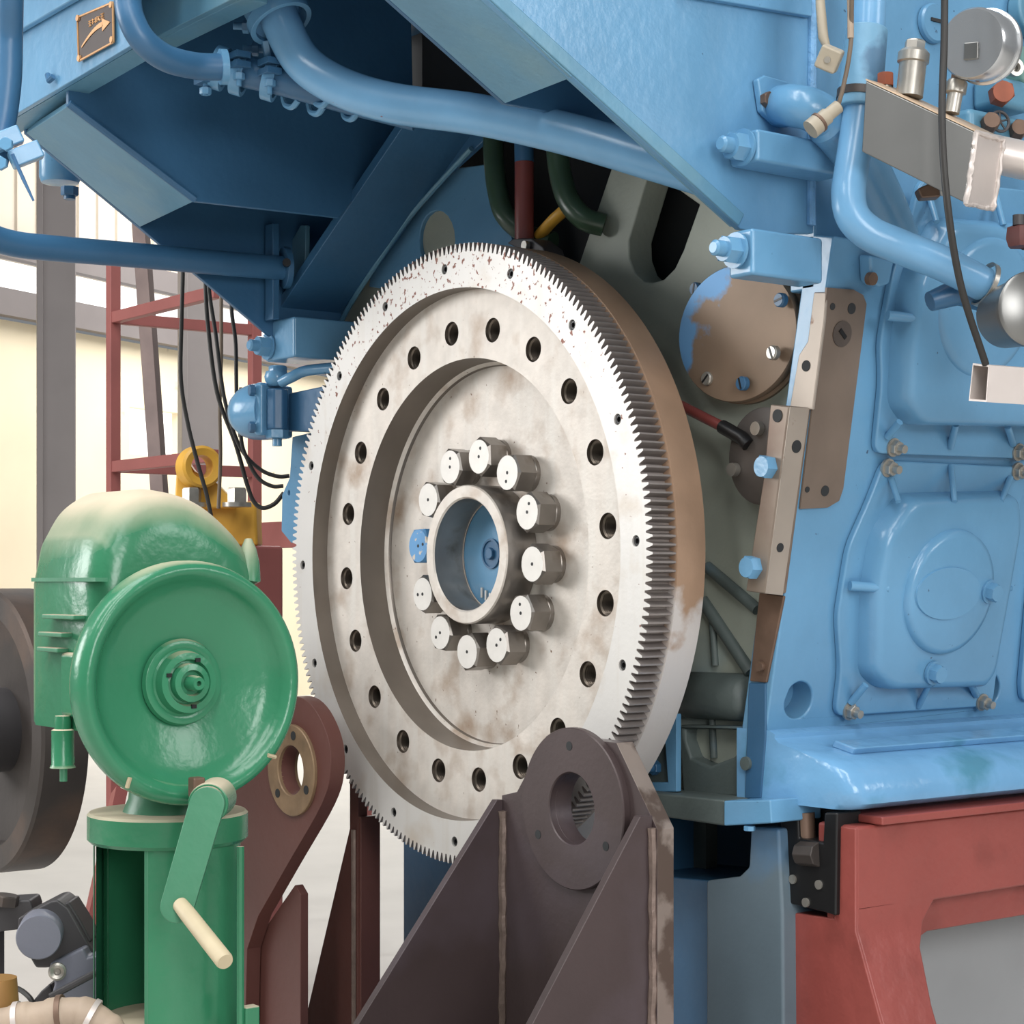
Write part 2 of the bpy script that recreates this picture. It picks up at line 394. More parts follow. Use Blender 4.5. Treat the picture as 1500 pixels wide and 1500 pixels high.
# foot flange: lip, sloping shoulder, bulged foot
def foot_prof(y, k=1):
    t, u = k                                    # how far shoulder and foot stand out at this station
    return [V(p) for p in ((.60, y, 1.09), (.680, y, 1.09), (.694, y, 1.084), (.694, y, 1.077), (.700+.004*t, y, 1.070), (.69+.075*t, y, 1.060), (.70+.135*t, y, 1.046), (.71+.155*t, y, 1.028), (.72+.160*t, y, 1.0), (.72+.157*t, y, .978), (.72+.14*t, y, .968), (.60, y, .966))]
b = MB(); rows = [foot_prof(YE+a, (t, u)) for a, t, u in ((0, .78, 1), (.006, .88, 1), (.018, .96, 1), (.04, 1, 1), (1.3, 1, 1))]
vs = [[b.bm.verts.new(p) for p in r_] for r_ in rows]
for i in range(len(vs)-1):
    for j in range(len(vs[0])): k = (j+1) % len(vs[0]); b.bm.faces.new((vs[i][j], vs[i][k], vs[i+1][k], vs[i+1][j]))
b.bm.faces.new(vs[0]); b.bm.faces.new(vs[-1][::-1])
b.build('base_flange', 'foot', eng, angle=50)
b = MB(); q = [V((.75, .24, 1.062)), V((.80, .24, 1.052)), V((.80, 1.45, 1.054)), V((.75, 1.45, 1.064))]
b.prism(q, (.008, 0, .012)); b.build('drip_rail', 'foot', eng, bevel=.003)
# machined pad wrapped on the side and its holes
b = MB(); pad = [(1209, 421), (1248, 424), (1262, 432), (1267, 445), (1264, 470), (1233, 715), (1227, 733), (1210, 743), (1170, 745)]
b.prism(onS(pad, .001), SPN*.004); pd = b.build('machined_pad', 'pad', eng)
for x, y, r in ((1219, 449, 5), (1247, 452, 8), (1182, 717, 4.5), (1208, 719, 8)):
    b = MB(); b.cyl(sp(x, y, .0045), SPN, r/2823*3.3, .0015, 20); b.build('pad_hole', 'inner', pd)
b = MB(); o_ = sp(1233, 489, .005); r_ = 20/2823*3.3
b.lathe([(0, .0), (r_*.94, 0), (r_*.94, .002), (0, .002)], frame(o_, SPN), 32); pg = b.build('plug', mat('grey_plug', (98, 88, 82), .4, .5, .1, 20), pd)
b = MB(); b.box((0, 0, .003), (.02, .007, .002), frame(o_, SPN, V((0, .75, -.6)))); b.build('slot', 'black', pd)
# machined strips on the end face
b = MB(); b.prism(onY([(1192, 428), (1210, 428), (1207, 470), (1190, 600), (1187, 600), (1156, 600), (1163, 560), (1170, 520), (1183, 500)], .156), (0, .006, 0))
st = b.build('machined_strip', 'strip', eng, bevel=.002)
b = MB(); b.cyl(at(1181, 536, Y=.156), (0, -1, 0), .0095, .0012, 20); b.build('bolt_hole', 'inner', st)
b = MB(); b.prism(onY([(1128, 592), (1156, 595), (1120, 870), (1092, 866), (1118, 700)], .11), (0, .052, 0))
br = b.build('locating_bar', 'bar', eng, bevel=.003)
b = MB(); b.cyl(at(1139, 609, Y=.1095), (0, -1, 0), .011, .0012, 20); b.build('bar_hole', 'inner', br)
bx_ = (at(1156, 595, Y=.11)+at(1120, 870, Y=.11))/2
bn_ = V((1, 0, -(at(1156, 595, Y=.11).x-at(1120, 870, Y=.11).x)/(at(1156, 595, Y=.11).z-at(1120, 870, Y=.11).z))).normalized()
def onbar(x, y): return at(x, y, P=bx_, N=bn_)
q = [onbar(x, y) for x, y in ((1157, 596), (1185, 598), (1146, 872), (1121, 869))]
b = MB(); b.prism(q, bn_*.001); fc = b.build('bright_face', 'strip', br)
for x, y, r in ((1166, 654, .011), (1142, 802, .008)):
    b = MB(); b.cyl(onbar(x, y)+bn_*.001, bn_, r, .0008, 20); b.build('bar_hole', 'inner', br)
for x, y in ((1127, 684), (1105, 831)):
    b = MB(); b.hexhead(at(x, y, Y=.11), (0, -1, 0), .0205, .02, .3, .15); b.build('hex_bolt', 'blue', br)
b = MB(); b.prism(onY([(1112, 868), (1148, 873), (1122, 1000), (1098, 998)], .155), (0, .006, 0)); ls = b.build('lower_strip', 'brownsteel', eng, bevel=.002)
b = MB(); b.cyl(at(1117, 976, Y=.157), (0, -1, 0), .009, .01, 16); b.build('stud', 'brownsteel', ls)
b = MB(); b.prism(onY([(1096, 1000), (1121, 1000), (1121, 1080), (1114, 1170), (1090, 1170)], .157), (0, .006, 0)); b.build('corner_strip', 'deep', eng, bevel=.003)
b = MB(); b.cyl(at(1098, 1118, Y=.163), (0, -1, 0), .012, .012, 16); b.build('stud', 'dirtycast', eng)
# round cover
def rcov():
    c = at(1085, 489, Y=.17); r = .121
    rc = MB(); fr = frame(c, (.12, -1, -.03), (1, 0, 0))
    rc.lathe([(0, -.04), (r*1.02, -.04), (r*1.02, -.012), (r*.97, -.010), (r*.97, 0), (r*1.0, .001), (r*1.0, .010), (r*.985, .013), (0, .013)], fr, 72, 1/1.16 if False else 1)
    for v in rc.bm.verts:                        # a slightly broad oval
        d = v.co-c; v.co += V((d.x*.13, 0, 0))
    o = rc.build('round_cover', 'cover', eng, angle=40)
    for px, py in ((1023, 424), (1147, 440), (1014, 497), (1136, 517), (1040, 555), (1091, 562)):
        q = at(px, py, Y=.158)
        k = MB(); k.lathe([(0, 0), (.0125, 0), (.0125, .009), (.0105, .011), (.0105, .012), (0, .012)], frame(q, (0, -1, 0)), 20)
        s_ = k.build('slotted_screw', 'zinc' if px in (1136, 1040) else 'deep', o)
        k = MB(); k.box((0, 0, .012), (.02, .0035, .0015), frame(q, (0, -1, 0)) @ Matrix.Rotation(px*.7, 4, 'Z')); k.build('slot', 'black', o)
rcov()
# small dark cover half hidden by the bar, with its pipe
b = MB(); c = at(1115, 668, Y=.16)
b.lathe([(0, -.04), (.085, -.04), (.085, -.004), (.08, .0), (.03, .006), (0, .006)], frame(c, (0, -1, 0)), 48)
sc_ = b.build('small_cover', mat('grimy_cover', (92, 86, 82), .5, .2, .2, 8), eng, angle=50)
for px, py in ((1078, 688), (1113, 628)):
    b = MB(); b.cyl(at(px, py, Y=.155), (0, -1, 0), .012, .012, 16); b.build('slotted_screw', 'zinc', sc_)
# boss, ribs and recess low on the casting
b = MB(); b.tube([at(1006, 1018, Y=.2), at(1012, 1018, Y=.2), at(1096, 1022, Y=.2), at(1104, 1022, Y=.2)], [.032, .043, .043, .034], 24); b.build('boss', 'dirtycast', eng, angle=60)
for p, q, r in (((1036, 830), (1110, 893), .011), ((1030, 880), (1100, 985), .012), ((1043, 900), (1048, 975), .007), ((1043, 1050), (1046, 1110), .007)):
    b = MB(); b.tube([at(*p, Y=.197), at(*q, Y=.197)], r, 12); b.build('casting_rib', 'dirtycast', eng)
b = MB(); rec = [(1000, 1165), (993, 1062), (1096, 1064), (1090, 1168)]
win = [(1003, 1068), (1083, 1069), (1083, 1085), (1076, 1108), (1040, 1122), (1012, 1110), (1003, 1085)]
b.prism(onY(rec, .17), (0, .035, 0), [onY(win, .17)]); b.build('recess_frame', 'dirtycast', eng, bevel=.006, seg=3)
# angle bracket beside the rim
b = MB(); b.prism(onY([(972, 1060), (991, 1045), (991, 1160), (946, 1160), (946, 1146), (978, 1146)], .13), (0, .012, 0)); ab = b.build('angle_bracket', 'blue', eng, bevel=.002)
b = MB(); b.hexhead(at(962, 1124, Y=.14), (0, -1, 0), .014, .012); b.cyl(at(962, 1124, Y=.14), (0, -1, 0), .008, .03, 16); b.build('bolt', 'deep', ab)
b = MB(); b.prism(onY([(940, 1090), (978, 1090), (978, 1146), (940, 1146)], .14), (0, .012, 0)); b.build('bracket_back', 'dirtycast', ab)
# ledge and pier under the casting
b = MB(); b.prism(onY([(925, 1158), (1060, 1172), (1060, 1210), (925, 1190)], .10), (0, .14, 0)); lg = b.build('end_ledge', 'dirtycast', eng, bevel=.004)
b = MB(); b.prism(onY([(1060, 1173), (1128, 1172), (1130, 1206), (1060, 1210)], .095), (0, .12, 0)); b.build('ledge_end', 'blue', lg, bevel=.003)
b = MB(); b.hexhead(at(1098, 1210, Y=.10), (0, 0, -1), .01, .008); b.build('bolt', 'blue', lg)
pier = [(1034, 1290), (1082, 1284), (1096, 1270), (1099, 1212), (1140, 1214), (1146, 1340), (1150, 1900), (1034, 1900)]
b = MB(); b.prism(onY(pier, .14), (0, .3, 0)); b.build('end_pier', mat('streaked_blue_grey', (96, 112, 122), .5, 0, .15, 3, .2, 50, second=(74, 126, 170), sscale=2.6, slo=.53, shi=.7), eng, bevel=.006, seg=3)
b = MB(); b.prism(onY([(925, 1190), (1034, 1195), (1034, 1292), (925, 1280)], .33), (0, .03, 0)); b.build('pier_recess', 'dirtycast', eng)
b = MB(); b.prism(onY([(925, 1278), (1040, 1290), (1040, 1900), (925, 1900)], .2), (0, .2, 0)); b.build('pier_web', 'deep', eng, bevel=.003)
b = MB(); b.cyl(at(955, 1235, Y=.33), (0, -1, 0), .09, .06, 40); b.build('boss', 'dirtycast', eng, bevel=.006)
b = MB(); b.box((-.15, .85, .62), (.9, 1.2, 1.1)); b.build('oil_pan', 'deep', eng, bevel=.01)
# pressed side covers
def inner_pts(pts, c, k): return [c+(p-c)*k for p in pts]
def rounded(pix, off, n=4):
    """closed smooth outline through pixel corners on the side plane"""
    pts = [sp(x, y, off) for x, y in pix]; out = []
    k = len(pts)
    for i in range(k):
        a, b_, c = pts[i-1], pts[i], pts[(i+1) % k]
        d = min(.022, (a-b_).length*.4, (c-b_).length*.4)
        p, q = b_+(a-b_).normalized()*d, b_+(c-b_).normalized()*d
        out += [p*(1-t)**2+b_*2*t*(1-t)+q*t*t for t in [j/n for j in range(n+1)]]
    return out
def side_cover(label, flange, bulge, disc, nuts, bolts, ribs, h=.045, oval=None):
    b = MB(); b.prism(rounded(flange, .0), SPN*.014); cv = b.build('side_cover', 'blue', eng, bevel=.004, seg=3)
    if label: cv['label'] = label
    # dished body: stacked shrinking outlines give a pressed shoulder
    b = MB(); o = rounded(bulge, .013, 6); c = sum(o, V())/len(o); n = len(o)
    lv = [(1.0, 0), (.985, h*.45), (.962, h*.8), (.93, h*.96), (.88, h)]
    rows = [[b.bm.verts.new(c+(p-c)*k+SPN*z) for p in o] for k, z in lv]
    for A, B in zip(rows[:-1], rows[1:]):
        for i in range(n): j = (i+1) % n; b.bm.faces.new((A[i], A[j], B[j], B[i]))
    b.bm.faces.new(rows[-1]); b.build('pressed_body', 'blue', cv, angle=60)
    if disc:
        x, y, r, hh = disc
        fr = frame(sp(x, y, .013+h-.006), SPN, dY)
        b = MB(); b.lathe([(r*1.06, 0), (r*1.02, .008), (r, hh), (r*.9, hh+.003), (0, hh+.003)], fr, 64)
        bd = b.build('raised_boss', 'blue', cv, angle=60)
        if oval:
            b = MB(); b.lathe([(oval[2], 0), (oval[2]*.985, .004), (0, .004)], frame(sp(oval[0], oval[1], .013+h-.006+hh+.003), SPN, dY), 64, oval[3])
            b.build('oval_boss', 'blue', cv, angle=40)
    for p, q, r, off in ribs:
        b = MB(); b.tube([sp(*p, off[0]), sp(*q, off[1])], [r, r*.9], 12); b.build('stiffening_rib', 'blue', cv)
    for x, y in nuts:
        p = sp(x, y, .012); b = MB(); b.lathe([(0, 0), (.0165, 0), (.0165, .005), (0, .005)], frame(p, SPN), 24)
        b.hexhead(p+SPN*.005, SPN, .0135, .012, .2); b.cyl(p+SPN*.012, SPN, .0075, .018, 14); b.build('stud_nut', 'zinc', cv)
    for x, y, off in bolts:
        p = sp(x, y, off); b = MB(); b.lathe([(0, 0), (.022, 0), (.022, .006), (0, .006)], frame(p, SPN), 24)
        b.hexhead(p+SPN*.006, SPN, .0175, .016, .1, .2); b.build('hex_bolt', 'blue', cv)
    return cv
side_cover('lower pressed cover with round boss', [(1288, 673), (1498, 683), (1484, 760), (1466, 880), (1446, 1032), (1216, 1047), (1224, 980), (1219, 900), (1235, 800), (1264, 735)],
           [(1312, 722), (1474, 718), (1478, 760), (1459, 870), (1438, 985), (1425, 1004), (1280, 1008), (1255, 985), (1258, 860), (1272, 780)],
           (1385, 866, .112, .016), [(1299, 685), (1489, 690), (1243, 1041), (1437, 1028)], [(1448, 866, .066), (1366, 985, .056)],
           [((1305, 700), (1316, 735), .006, (.016, .05)), ((1393, 682), (1398, 735), .006, (.016, .055)), ((1480, 700), (1466, 735), .006, (.016, .05)),
            ((1245, 858), (1300, 862), .009, (.022, .05)), ((1246, 1030), (1268, 1003), .007, (.016, .04)), ((1345, 1035), (1360, 1005), .006, (.014, .04)), ((1430, 1018), (1420, 998), .007, (.016, .04)), ((1450, 862), (1480, 862), .006, (.05, .02))],
           .042, (1388, 869, .086, .56))
side_cover('upper pressed cover behind the blue pipe', [(1340, 262), (1560, 285), (1540, 500), (1520, 672), (1273, 663), (1283, 560), (1281, 500), (1300, 395), (1322, 335)],
           [(1362, 318), (1550, 330), (1525, 600), (1505, 625), (1320, 622), (1298, 590), (1303, 500), (1318, 400)],
           (1440, 450, .118, .012), [(1307, 655), (1490, 662), (1362, 280)], [(1426, 600, .03)],
           [((1300, 462), (1352, 468), .009, (.03, .055)), ((1300, 640), (1318, 618), .007, (.016, .045)), ((1392, 655), (1400, 622), .007, (.014, .04)), ((1484, 650), (1476, 625), .007, (.016, .04)), ((1362, 290), (1372, 325), .006, (.016, .05)), ((1455, 272), (1470, 330), .006, (.018, .055))], .05)
side_cover('edge of the next pressed cover along', [(1512, 760), (1640, 760), (1640, 1010), (1490, 1025), (1488, 1000), (1497, 900)], [(1530, 790), (1620, 790), (1620, 985), (1515, 990), (1515, 900)], None, [], [], [], .03)
b = MB(); b.cyl(sp(1402, 365, .058), SPN, .016, .003, 20); b.build('cover_hole', 'inner', eng)
# plugs set deep in the two round access holes of the side wall
for x, y in ((1170, 1026), (1448, 1012)):
    b = MB(); fr = frame(sp(x, y, -.048), SPN, dY); b.lathe([(.045, -.01), (.045, 0), (0, 0)], fr, 40)
    cp = b.build('core_plug', 'blue', eng)
    b = MB(); b.lathe([(.004, .0005), (0, .0005)], fr, 12); b.build('plug_hole', 'inner', cp)
# ================================================================== OVERHANGING SUPPORT BRACKET
brk = empty('overhead_bracket', (.05, -.1, 1.9), 'blue welded steel bracket overhanging the flywheel with sloping undersides and bolted blocks', 'bracket')
XR, XRI, XL, XLI = .80, .50, -.70, -.40
b = MB(); pr_ = [at(1085, 335, X=XR), at(715, 0, X=XR), V((XR, -.62, 2.245)), V((XR, -.62, 2.75)), V((XR, .15, 2.75)), at(1192, 342, X=XR), at(1120, 342, X=XR)]
b.prism(pr_, (-.014, 0, 0)); b.build('gusset_web', 'blue', brk, bevel=.002)
e0, e1 = at(1081, 331, X=XR), at(690, -24, X=XR)
b = MB(); b.prism([e0+V((.003, 0, 0)), e1+V((.003, 0, 0)), e1+V((.003, .012, .02)), e0+V((.003, .012, .02))], (-.022, 0, 0)); b.build('gusset_edge', 'teal', brk, bevel=.002)
b = MB(); b.prism([V((XR, -.55, 2.262)), V((XR, .128, 2.283)), V((XR, .128, 2.7)), V((XR, -.55, 2.7))] if False else [at(985, -6, X=XR), at(1181, 27, X=XR), at(1181, -200, X=XR), at(985, -200, X=XR)], (.014, 0, 0)); b.build('stiffener_plate', 'blue', brk, bevel=.002)
b = MB(); b.tube([at(1190, -40, X=XR+.002)+V((0, 0, -.02*0)), at(1190, 60, X=XR+.002), at(1189, 190, X=XR+.002), at(1188, 330, X=XR+.002)], .008, 10); b.build('weld_seam', mat('painted_weld', (120, 172, 214), .45, 0, .2, 30, .8, 110), brk)
# inner webs and sloping bottom plates of the two box beams
b = MB(); q0, q1 = at(838, 114, X=XR), at(700, -14, X=XR)
p0, p1 = at(740, 152, X=XRI), at(500, -2, X=XRI)
d = (q1-q0).normalized(); L_ = .55
b.hexa([q0, q0+d*L_, p0+d*L_, p0], [v+V((0, .006, .014)) for v in (q0, q0+d*L_, p0+d*L_, p0)]); b.build('sloping_plate', 'teal', brk, bevel=.002)
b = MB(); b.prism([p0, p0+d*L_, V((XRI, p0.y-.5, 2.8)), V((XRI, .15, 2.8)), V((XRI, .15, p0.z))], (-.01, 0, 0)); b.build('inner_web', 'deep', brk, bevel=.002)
lo = [at(205, 333, X=XL), at(395, 490, X=XL)]
o0, o1 = at(205, 333, X=XL), at(38, 195, X=XL); i0, i1 = at(285, 295, X=XLI), at(100, 155, X=XLI)
b = MB(); up = V((0, .006, .014)); b.hexa([o0, o1, i1, i0], [v+up for v in (o0, o1, i1, i0)]); b.build('sloping_plate', 'teal', brk, bevel=.002)
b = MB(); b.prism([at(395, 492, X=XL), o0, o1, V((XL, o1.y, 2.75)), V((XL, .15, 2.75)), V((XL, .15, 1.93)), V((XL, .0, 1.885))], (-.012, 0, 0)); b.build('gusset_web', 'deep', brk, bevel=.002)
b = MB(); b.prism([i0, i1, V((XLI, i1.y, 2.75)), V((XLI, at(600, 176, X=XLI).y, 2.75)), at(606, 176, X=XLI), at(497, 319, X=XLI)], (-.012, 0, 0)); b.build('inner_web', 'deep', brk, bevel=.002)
b = MB(); b.tube([i0+V((.002, 0, .004)), i1+V((.002, 0, .004))], .008, 8); b.build('weld_seam', 'deep', brk)
# end beam carrying the sign and the plate above the S pipe
yb = min(o1.y, i1.y)-.02
b = MB(); bl, brr = at(15, 172, Y=yb), at(193, 66, Y=yb)
b.hexa([bl-(brr-bl)*.6, brr, V((brr.x, yb, 2.75)), V((bl.x-.2, yb, 2.75))], [v+V((0, .012, 0)) for v in (bl-(brr-bl)*.6, brr, V((brr.x, yb, 2.75)), V((bl.x-.2, yb, 2.75)))])
bm_ = b.build('end_beam', 'blue', brk, bevel=.002)
b = MB(); b.hexa([v+V((0, .0125, 0)) for v in (bl-(brr-bl)*.6, brr, brr+V((0, .05, 0)), bl-(brr-bl)*.6+V((0, .05, 0)))], [v+V((0, .0125, .012)) for v in (bl-(brr-bl)*.6, brr, brr+V((0, .05, 0)), bl-(brr-bl)*.6+V((0, .05, 0)))]); b.build('beam_flange', 'teal', bm_)
a0, a1 = at(28, 52, Y=yb-.002), at(150, -18, Y=yb-.002); a0 = a0-(a1-a0)*.5
b = MB(); b.hexa([a0, a1, a1+V((0, 0, .25)), a0+V((0, 0, .25))], [v+V((0, -.014, 0)) for v in (a0, a1, a1+V((0, 0, .25)), a0+V((0, 0, .25)))]); b.build('beam_cover', 'blue', bm_, bevel=.003)
b = MB(); b.tube([at(70, 110, Y=yb-.008), at(72, 118, Y=yb-.012), at(78, 112, Y=yb-.008)], .006, 8); b.build('weld_spatter', 'deep', bm_)
b = MB(); sg = [at(116, 26, Y=yb-.003), at(168, 4, Y=yb-.003), at(169, 62, Y=yb-.003), at(118, 90, Y=yb-.003)]
b.prism(sg, (0, -.003, 0)); sn = b.build('direction_sign', 'sign', brk, bevel=.001)
sn['label'] = 'dark brass sign with a curved rotation arrow'
def on_sign(u, v, k=.0065):
    return (sg[0]*(1-u)*(1-v)+sg[1]*u*(1-v)+sg[2]*u*v+sg[3]*(1-u)*v)+V((0, -k+.003, 0))
b = MB()
for (u0, v0), (u1, v1) in (((0, 0), (1, 0)), ((1, 0), (1, 1)), ((1, 1), (0, 1)), ((0, 1), (0, 0))):
    b.tube([on_sign(u0, v0), on_sign(u1, v1)], .0022, 6)
b.build('sign_border', 'signgold', sn)
b = MB()
arc = [(.10+.62*k/8, .72-.30*math.sin(k/8*PI*.52)) for k in range(9)]
lo_, hi_ = [], []
for k, (u, v) in enumerate(arc): w = .02+.045*k/8; lo_.append(on_sign(u, v+w)); hi_.append(on_sign(u, v-w))
b.prism(lo_+hi_[::-1], (0, -.001, 0))
b.prism([on_sign(.70, .28), on_sign(.92, .46), on_sign(.70, .60)], (0, -.001, 0)); b.build('arrow', 'signgold', sn)
for u, v in ((.03, .03), (.97, .05), (.97, .93), (.03, .95)):
    b = MB(); b.cyl(on_sign(u, v, .006), (0, -1, 0), .006, .004, 12); b.build('rivet', 'signgold', sn)
def glyph(name, strokes, u, v, w, h):
    b = MB()
    for st in strokes:
        b.tube([on_sign(u+w*x, v+h*y-.10*(u+w*x-.4)*0, .007) for x, y in st], .0011, 5)
    b.build(name, 'signgold', sn)
for k, st in enumerate(([[(0, .1), (1, .1)], [(.5, 0), (.5, 1)], [(0, .5), (1, .5)], [(.1, 1), (.9, 1)]], [[(0, 0), (0, 1)], [(0, .3), (1, .2)], [(1, 0), (1, 1)], [(0, .7), (1, .7)]],
                        [[(0, .2), (1, .2)], [(.2, 0), (.1, 1)], [(.6, .2), (.9, 1)], [(.3, .6), (.8, .6)]], [[(0, 0), (1, 0)], [(.5, 0), (.4, 1)], [(0, .5), (.9, .5)], [(0, 1), (1, .9)]])):
    glyph('lettering', st, .32+.115*k, .20-.01*k, .085, .13)
# plate right of the sign
c0, c1 = at(205, 66, Y=yb+.12), at(345, -4, Y=yb+.12)
b = MB(); q = [c0, c1, c1+V((0, 0, .4)), c0+V((0, 0, .5))]; b.hexa(q, [v+V((0, .014, 0)) for v in q]); b.hexa([v+V((0, .0145, 0)) for v in (c0, c1, c1+V((0, .05, 0)), c0+V((0, .05, 0)))], [v+V((0, .0145, .012)) for v in (c0, c1, c1+V((0, .05, 0)), c0+V((0, .05, 0)))])
b.build('front_plate', 'teal', brk, bevel=.002)
# deck roof that keeps the daylight off the underside
b = MB(); b.box((.05, -.15, 2.62), (1.5, 1.1, .02)); b.build('deck_plate', 'deep', brk)
b = MB(); b.prism([V((-.4, .17, 2.3)), V((.5, .17, 2.3)), V((.5, .17, 2.6)), V((-.4, .17, 2.6))], (0, .012, 0)); b.build('rear_plate', 'inner', brk)
# diagonal brace: a plate square to the end face, seen from below
A0, A1 = at(590, 186, Y=-.01), at(398, 470, Y=-.01)
n_ = (A1-A0).normalized(); up = V((n_.z, 0, -n_.x)); up = up if up.z > 0 else -up
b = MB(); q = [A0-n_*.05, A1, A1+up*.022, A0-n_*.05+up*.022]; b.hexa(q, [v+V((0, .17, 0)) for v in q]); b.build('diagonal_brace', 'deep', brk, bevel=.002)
# end plate of the bracket, cut round the wheel
b = MB(); arcp = [(720, 196), (640, 268), (590, 325), (545, 390), (505, 452), (486, 500), (470, 530), (392, 528), (395, 470), (585, 190), (640, 150)]
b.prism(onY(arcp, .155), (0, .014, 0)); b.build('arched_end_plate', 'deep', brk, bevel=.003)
b = MB(); b.tube([at(x, y, Y=.15) for x, y in cat_rom([V((x, y, 0)) for x, y in ((690, 218), (640, 272), (592, 328), (548, 392), (508, 455), (488, 500))], 4) for x, y in [(0, 0)]] if False else [at(v.x, v.y, Y=.15) for v in cat_rom([(690, 218, 0), (640, 272, 0), (592, 328, 0), (548, 392, 0), (508, 455, 0), (488, 500, 0)], 4)], .006, 8); b.build('rolled_edge', 'teal', brk)
# pocket gusset with the pipe flange
b = MB(); gx = XL+.012
b.prism([at(388, 330, X=gx), at(398, 330, X=gx), at(398, 470, X=gx), at(388, 470, X=gx)], (.035, 0, 0)); b.build('stiffening_rib', 'deep', brk, bevel=.002)
b = MB(); b.prism(onY([(440, 330), (448, 330), (446, 405), (400, 470), (395, 462), (400, 400)], .02), (0, .012, 0)); b.build('pocket_rib', 'teal', brk, bevel=.002)
# bolted blocks
def block(face, depth, y0, bolt, name='bolted_block', zb=.0):
    b = MB(); b.prism(face, (0, depth, 0)); bl_ = b.build(name, 'blue', brk, bevel=.006, seg=2)
    p, r = bolt
    b = MB(); b.lathe([(0, 0), (r*1.25, 0), (r*1.25, .004), (0, .004)], frame(p, (0, -1, 0)), 24); b.hexhead(p+V((0, -.004, 0)), (0, -1, 0), r, .024, .3, .15)
    nb = b.build('nut', 'blue', bl_)
    b = MB(); b.cyl(p+V((0, -.026, 0)), (0, -1, 0), r*.55, .024, 20, ch=.004); b.build('bolt_end', 'zinc' if zb else 'blue', bl_)
def blk_face(x0, x1, z0, z1, y, ch=.0): return [V((x0, y, z0)), V((x1, y, z0)), V((x1, y, z1)), V((x0, y, z1))]
u1, u2 = at(1114, 186, X=.87), at(1110, 243, X=.87)
w1 = at(1160, 330, X=.87)
p1_ = at(1113, 188, X=.865); p2_ = at(1113, 236, X=.865)
block(blk_face(.80, .865, p2_.z, p1_.z, p1_.y-.005), .20, 0, (V((.834, p1_.y-.007, (p1_.z+p2_.z)/2)), .024))
p3_ = at(1102, 333, X=.865); p4_ = at(1102, 402, X=.865)
block(blk_face(.81, .865, p4_.z, p3_.z, p3_.y), .16, 0, (V((.835, p3_.y-.007, (p3_.z+p4_.z)/2+.004)), .023), zb=0)
t1_, t2_ = at(392, 485, Y=-.04), at(392, 528, Y=-.04)
block(blk_face(t1_.x-.03, t1_.x+.10, t2_.z, t1_.z+.024, -.03), .20, 0, (V((t1_.x-.012, -.032, (t1_.z+t2_.z)/2)), .024))
b = MB(); b.hexhead(at(460, 465, Y=.14), (0, -1, 0), .022, .018, .2, .15); b.lathe([(0, 0), (.026, 0), (.026, .004), (0, .004)], frame(at(460, 465, Y=.154), (0, -1, 0)), 24); b.build('hex_bolt', 'deep', brk)
# ================================================================== PIPES
def pipe(name, label, pts, rpx, D=None, m='pipeblue', r=None, n=24, bend=None, cat='pipe', smooth=10):
    path = fillet(pts, bend, 10) if bend else cat_rom(pts, smooth)
    b = MB(); b.tube(path, r, n); o = b.build(name, m); tag(o, label, cat, 'green pipes behind the flywheel' if name == 'green_pipe' else None); return o
def thing(name, label, cat, loc, group=None): return empty(name, loc, label, cat, group)
# thick pipe sweeping across above the flywheel
Yp = -.30
mp = thing('coolant_pipe', 'thick light blue pipe sweeping across above the flywheel', 'pipe', at(700, 165, Y=Yp))
pp = [at(392, -60, Y=-.42), at(402, 0, Y=-.42), at(415, 40, Y=-.41), at(445, 92, Y=-.38), at(500, 128, Y=-.34), at(580, 152, Y=-.29), at(700, 168, Y=-.22), at(830, 196, Y=-.15), at(960, 234, Y=-.075), at(1040, 258, Y=-.03)]
b = MB(); b.tube(cat_rom(pp, 8), .036, 28); b.build('pipe_run', 'pipeblue', mp)
b = MB(); b.tube([at(398, -60, Y=-.42), at(392, 10, Y=-.42), at(402, 18, Y=-.417)], .052, 24); b.build('pipe_sleeve', 'pipeblue', mp)
# strap clamp around it
def ring_clamp(parent, c, ax, r, w, t, ears, m='blue'):
    b = MB(); b.lathe([(r, -w/2), (r+t, -w/2), (r+t, w/2), (r, w/2)], frame(c, ax), 40, close=True)
    for e in ears: b.tube([V(e[0]), V(e[1])], [w*.5, w*.5], 6)
    return b.build('strap_clamp', m, parent, bevel=.001)
d1 = (at(430, 70, Y=-.40)-at(398, 5, Y=-.42)).normalized()
rc1 = ring_clamp(mp, at(409, 28, Y=-.415), d1, .050, .022, .010, [(at(390, 58, Y=-.42), at(398, 100, Y=-.40)), (at(408, 62, Y=-.40), at(402, 98, Y=-.39))])
for x, y in ((356, 71), (342, 38)):
    b = MB(); q = at(x, y, Y=-.42); ax = (R*1+U*-.05).normalized()
    b.cyl(q, ax, .007, .05, 14, ch=.002); b.hexhead(q+ax*.018, ax, .013, .012, .3); b.build('clamp_bolt', 'blue', rc1)
# S pipe beside the sign
sp_ = thing('breather_pipe', 'slim blue pipe curving down and right beside the dark brass sign', 'pipe', at(240, 85, Y=-.52))
b = MB(); b.tube(cat_rom([at(186, -60, Y=yb-.06), at(187, 0, Y=yb-.06), at(194, 32, Y=yb-.055), at(212, 62, Y=yb-.035), at(245, 86, Y=yb+.01), at(290, 97, Y=-.60), at(333, 98, Y=-.55)], 8), .0235, 22); b.build('pipe_run', 'deep', sp_)
b = MB(); b.lathe([(.022, 0), (.031, 0), (.031, .012), (.022, .012)], frame(at(322, 98, Y=-.562), (at(333, 98, Y=-.55)-at(290, 97, Y=-.60))), 28, close=True); b.build('end_ring', 'blue', sp_)
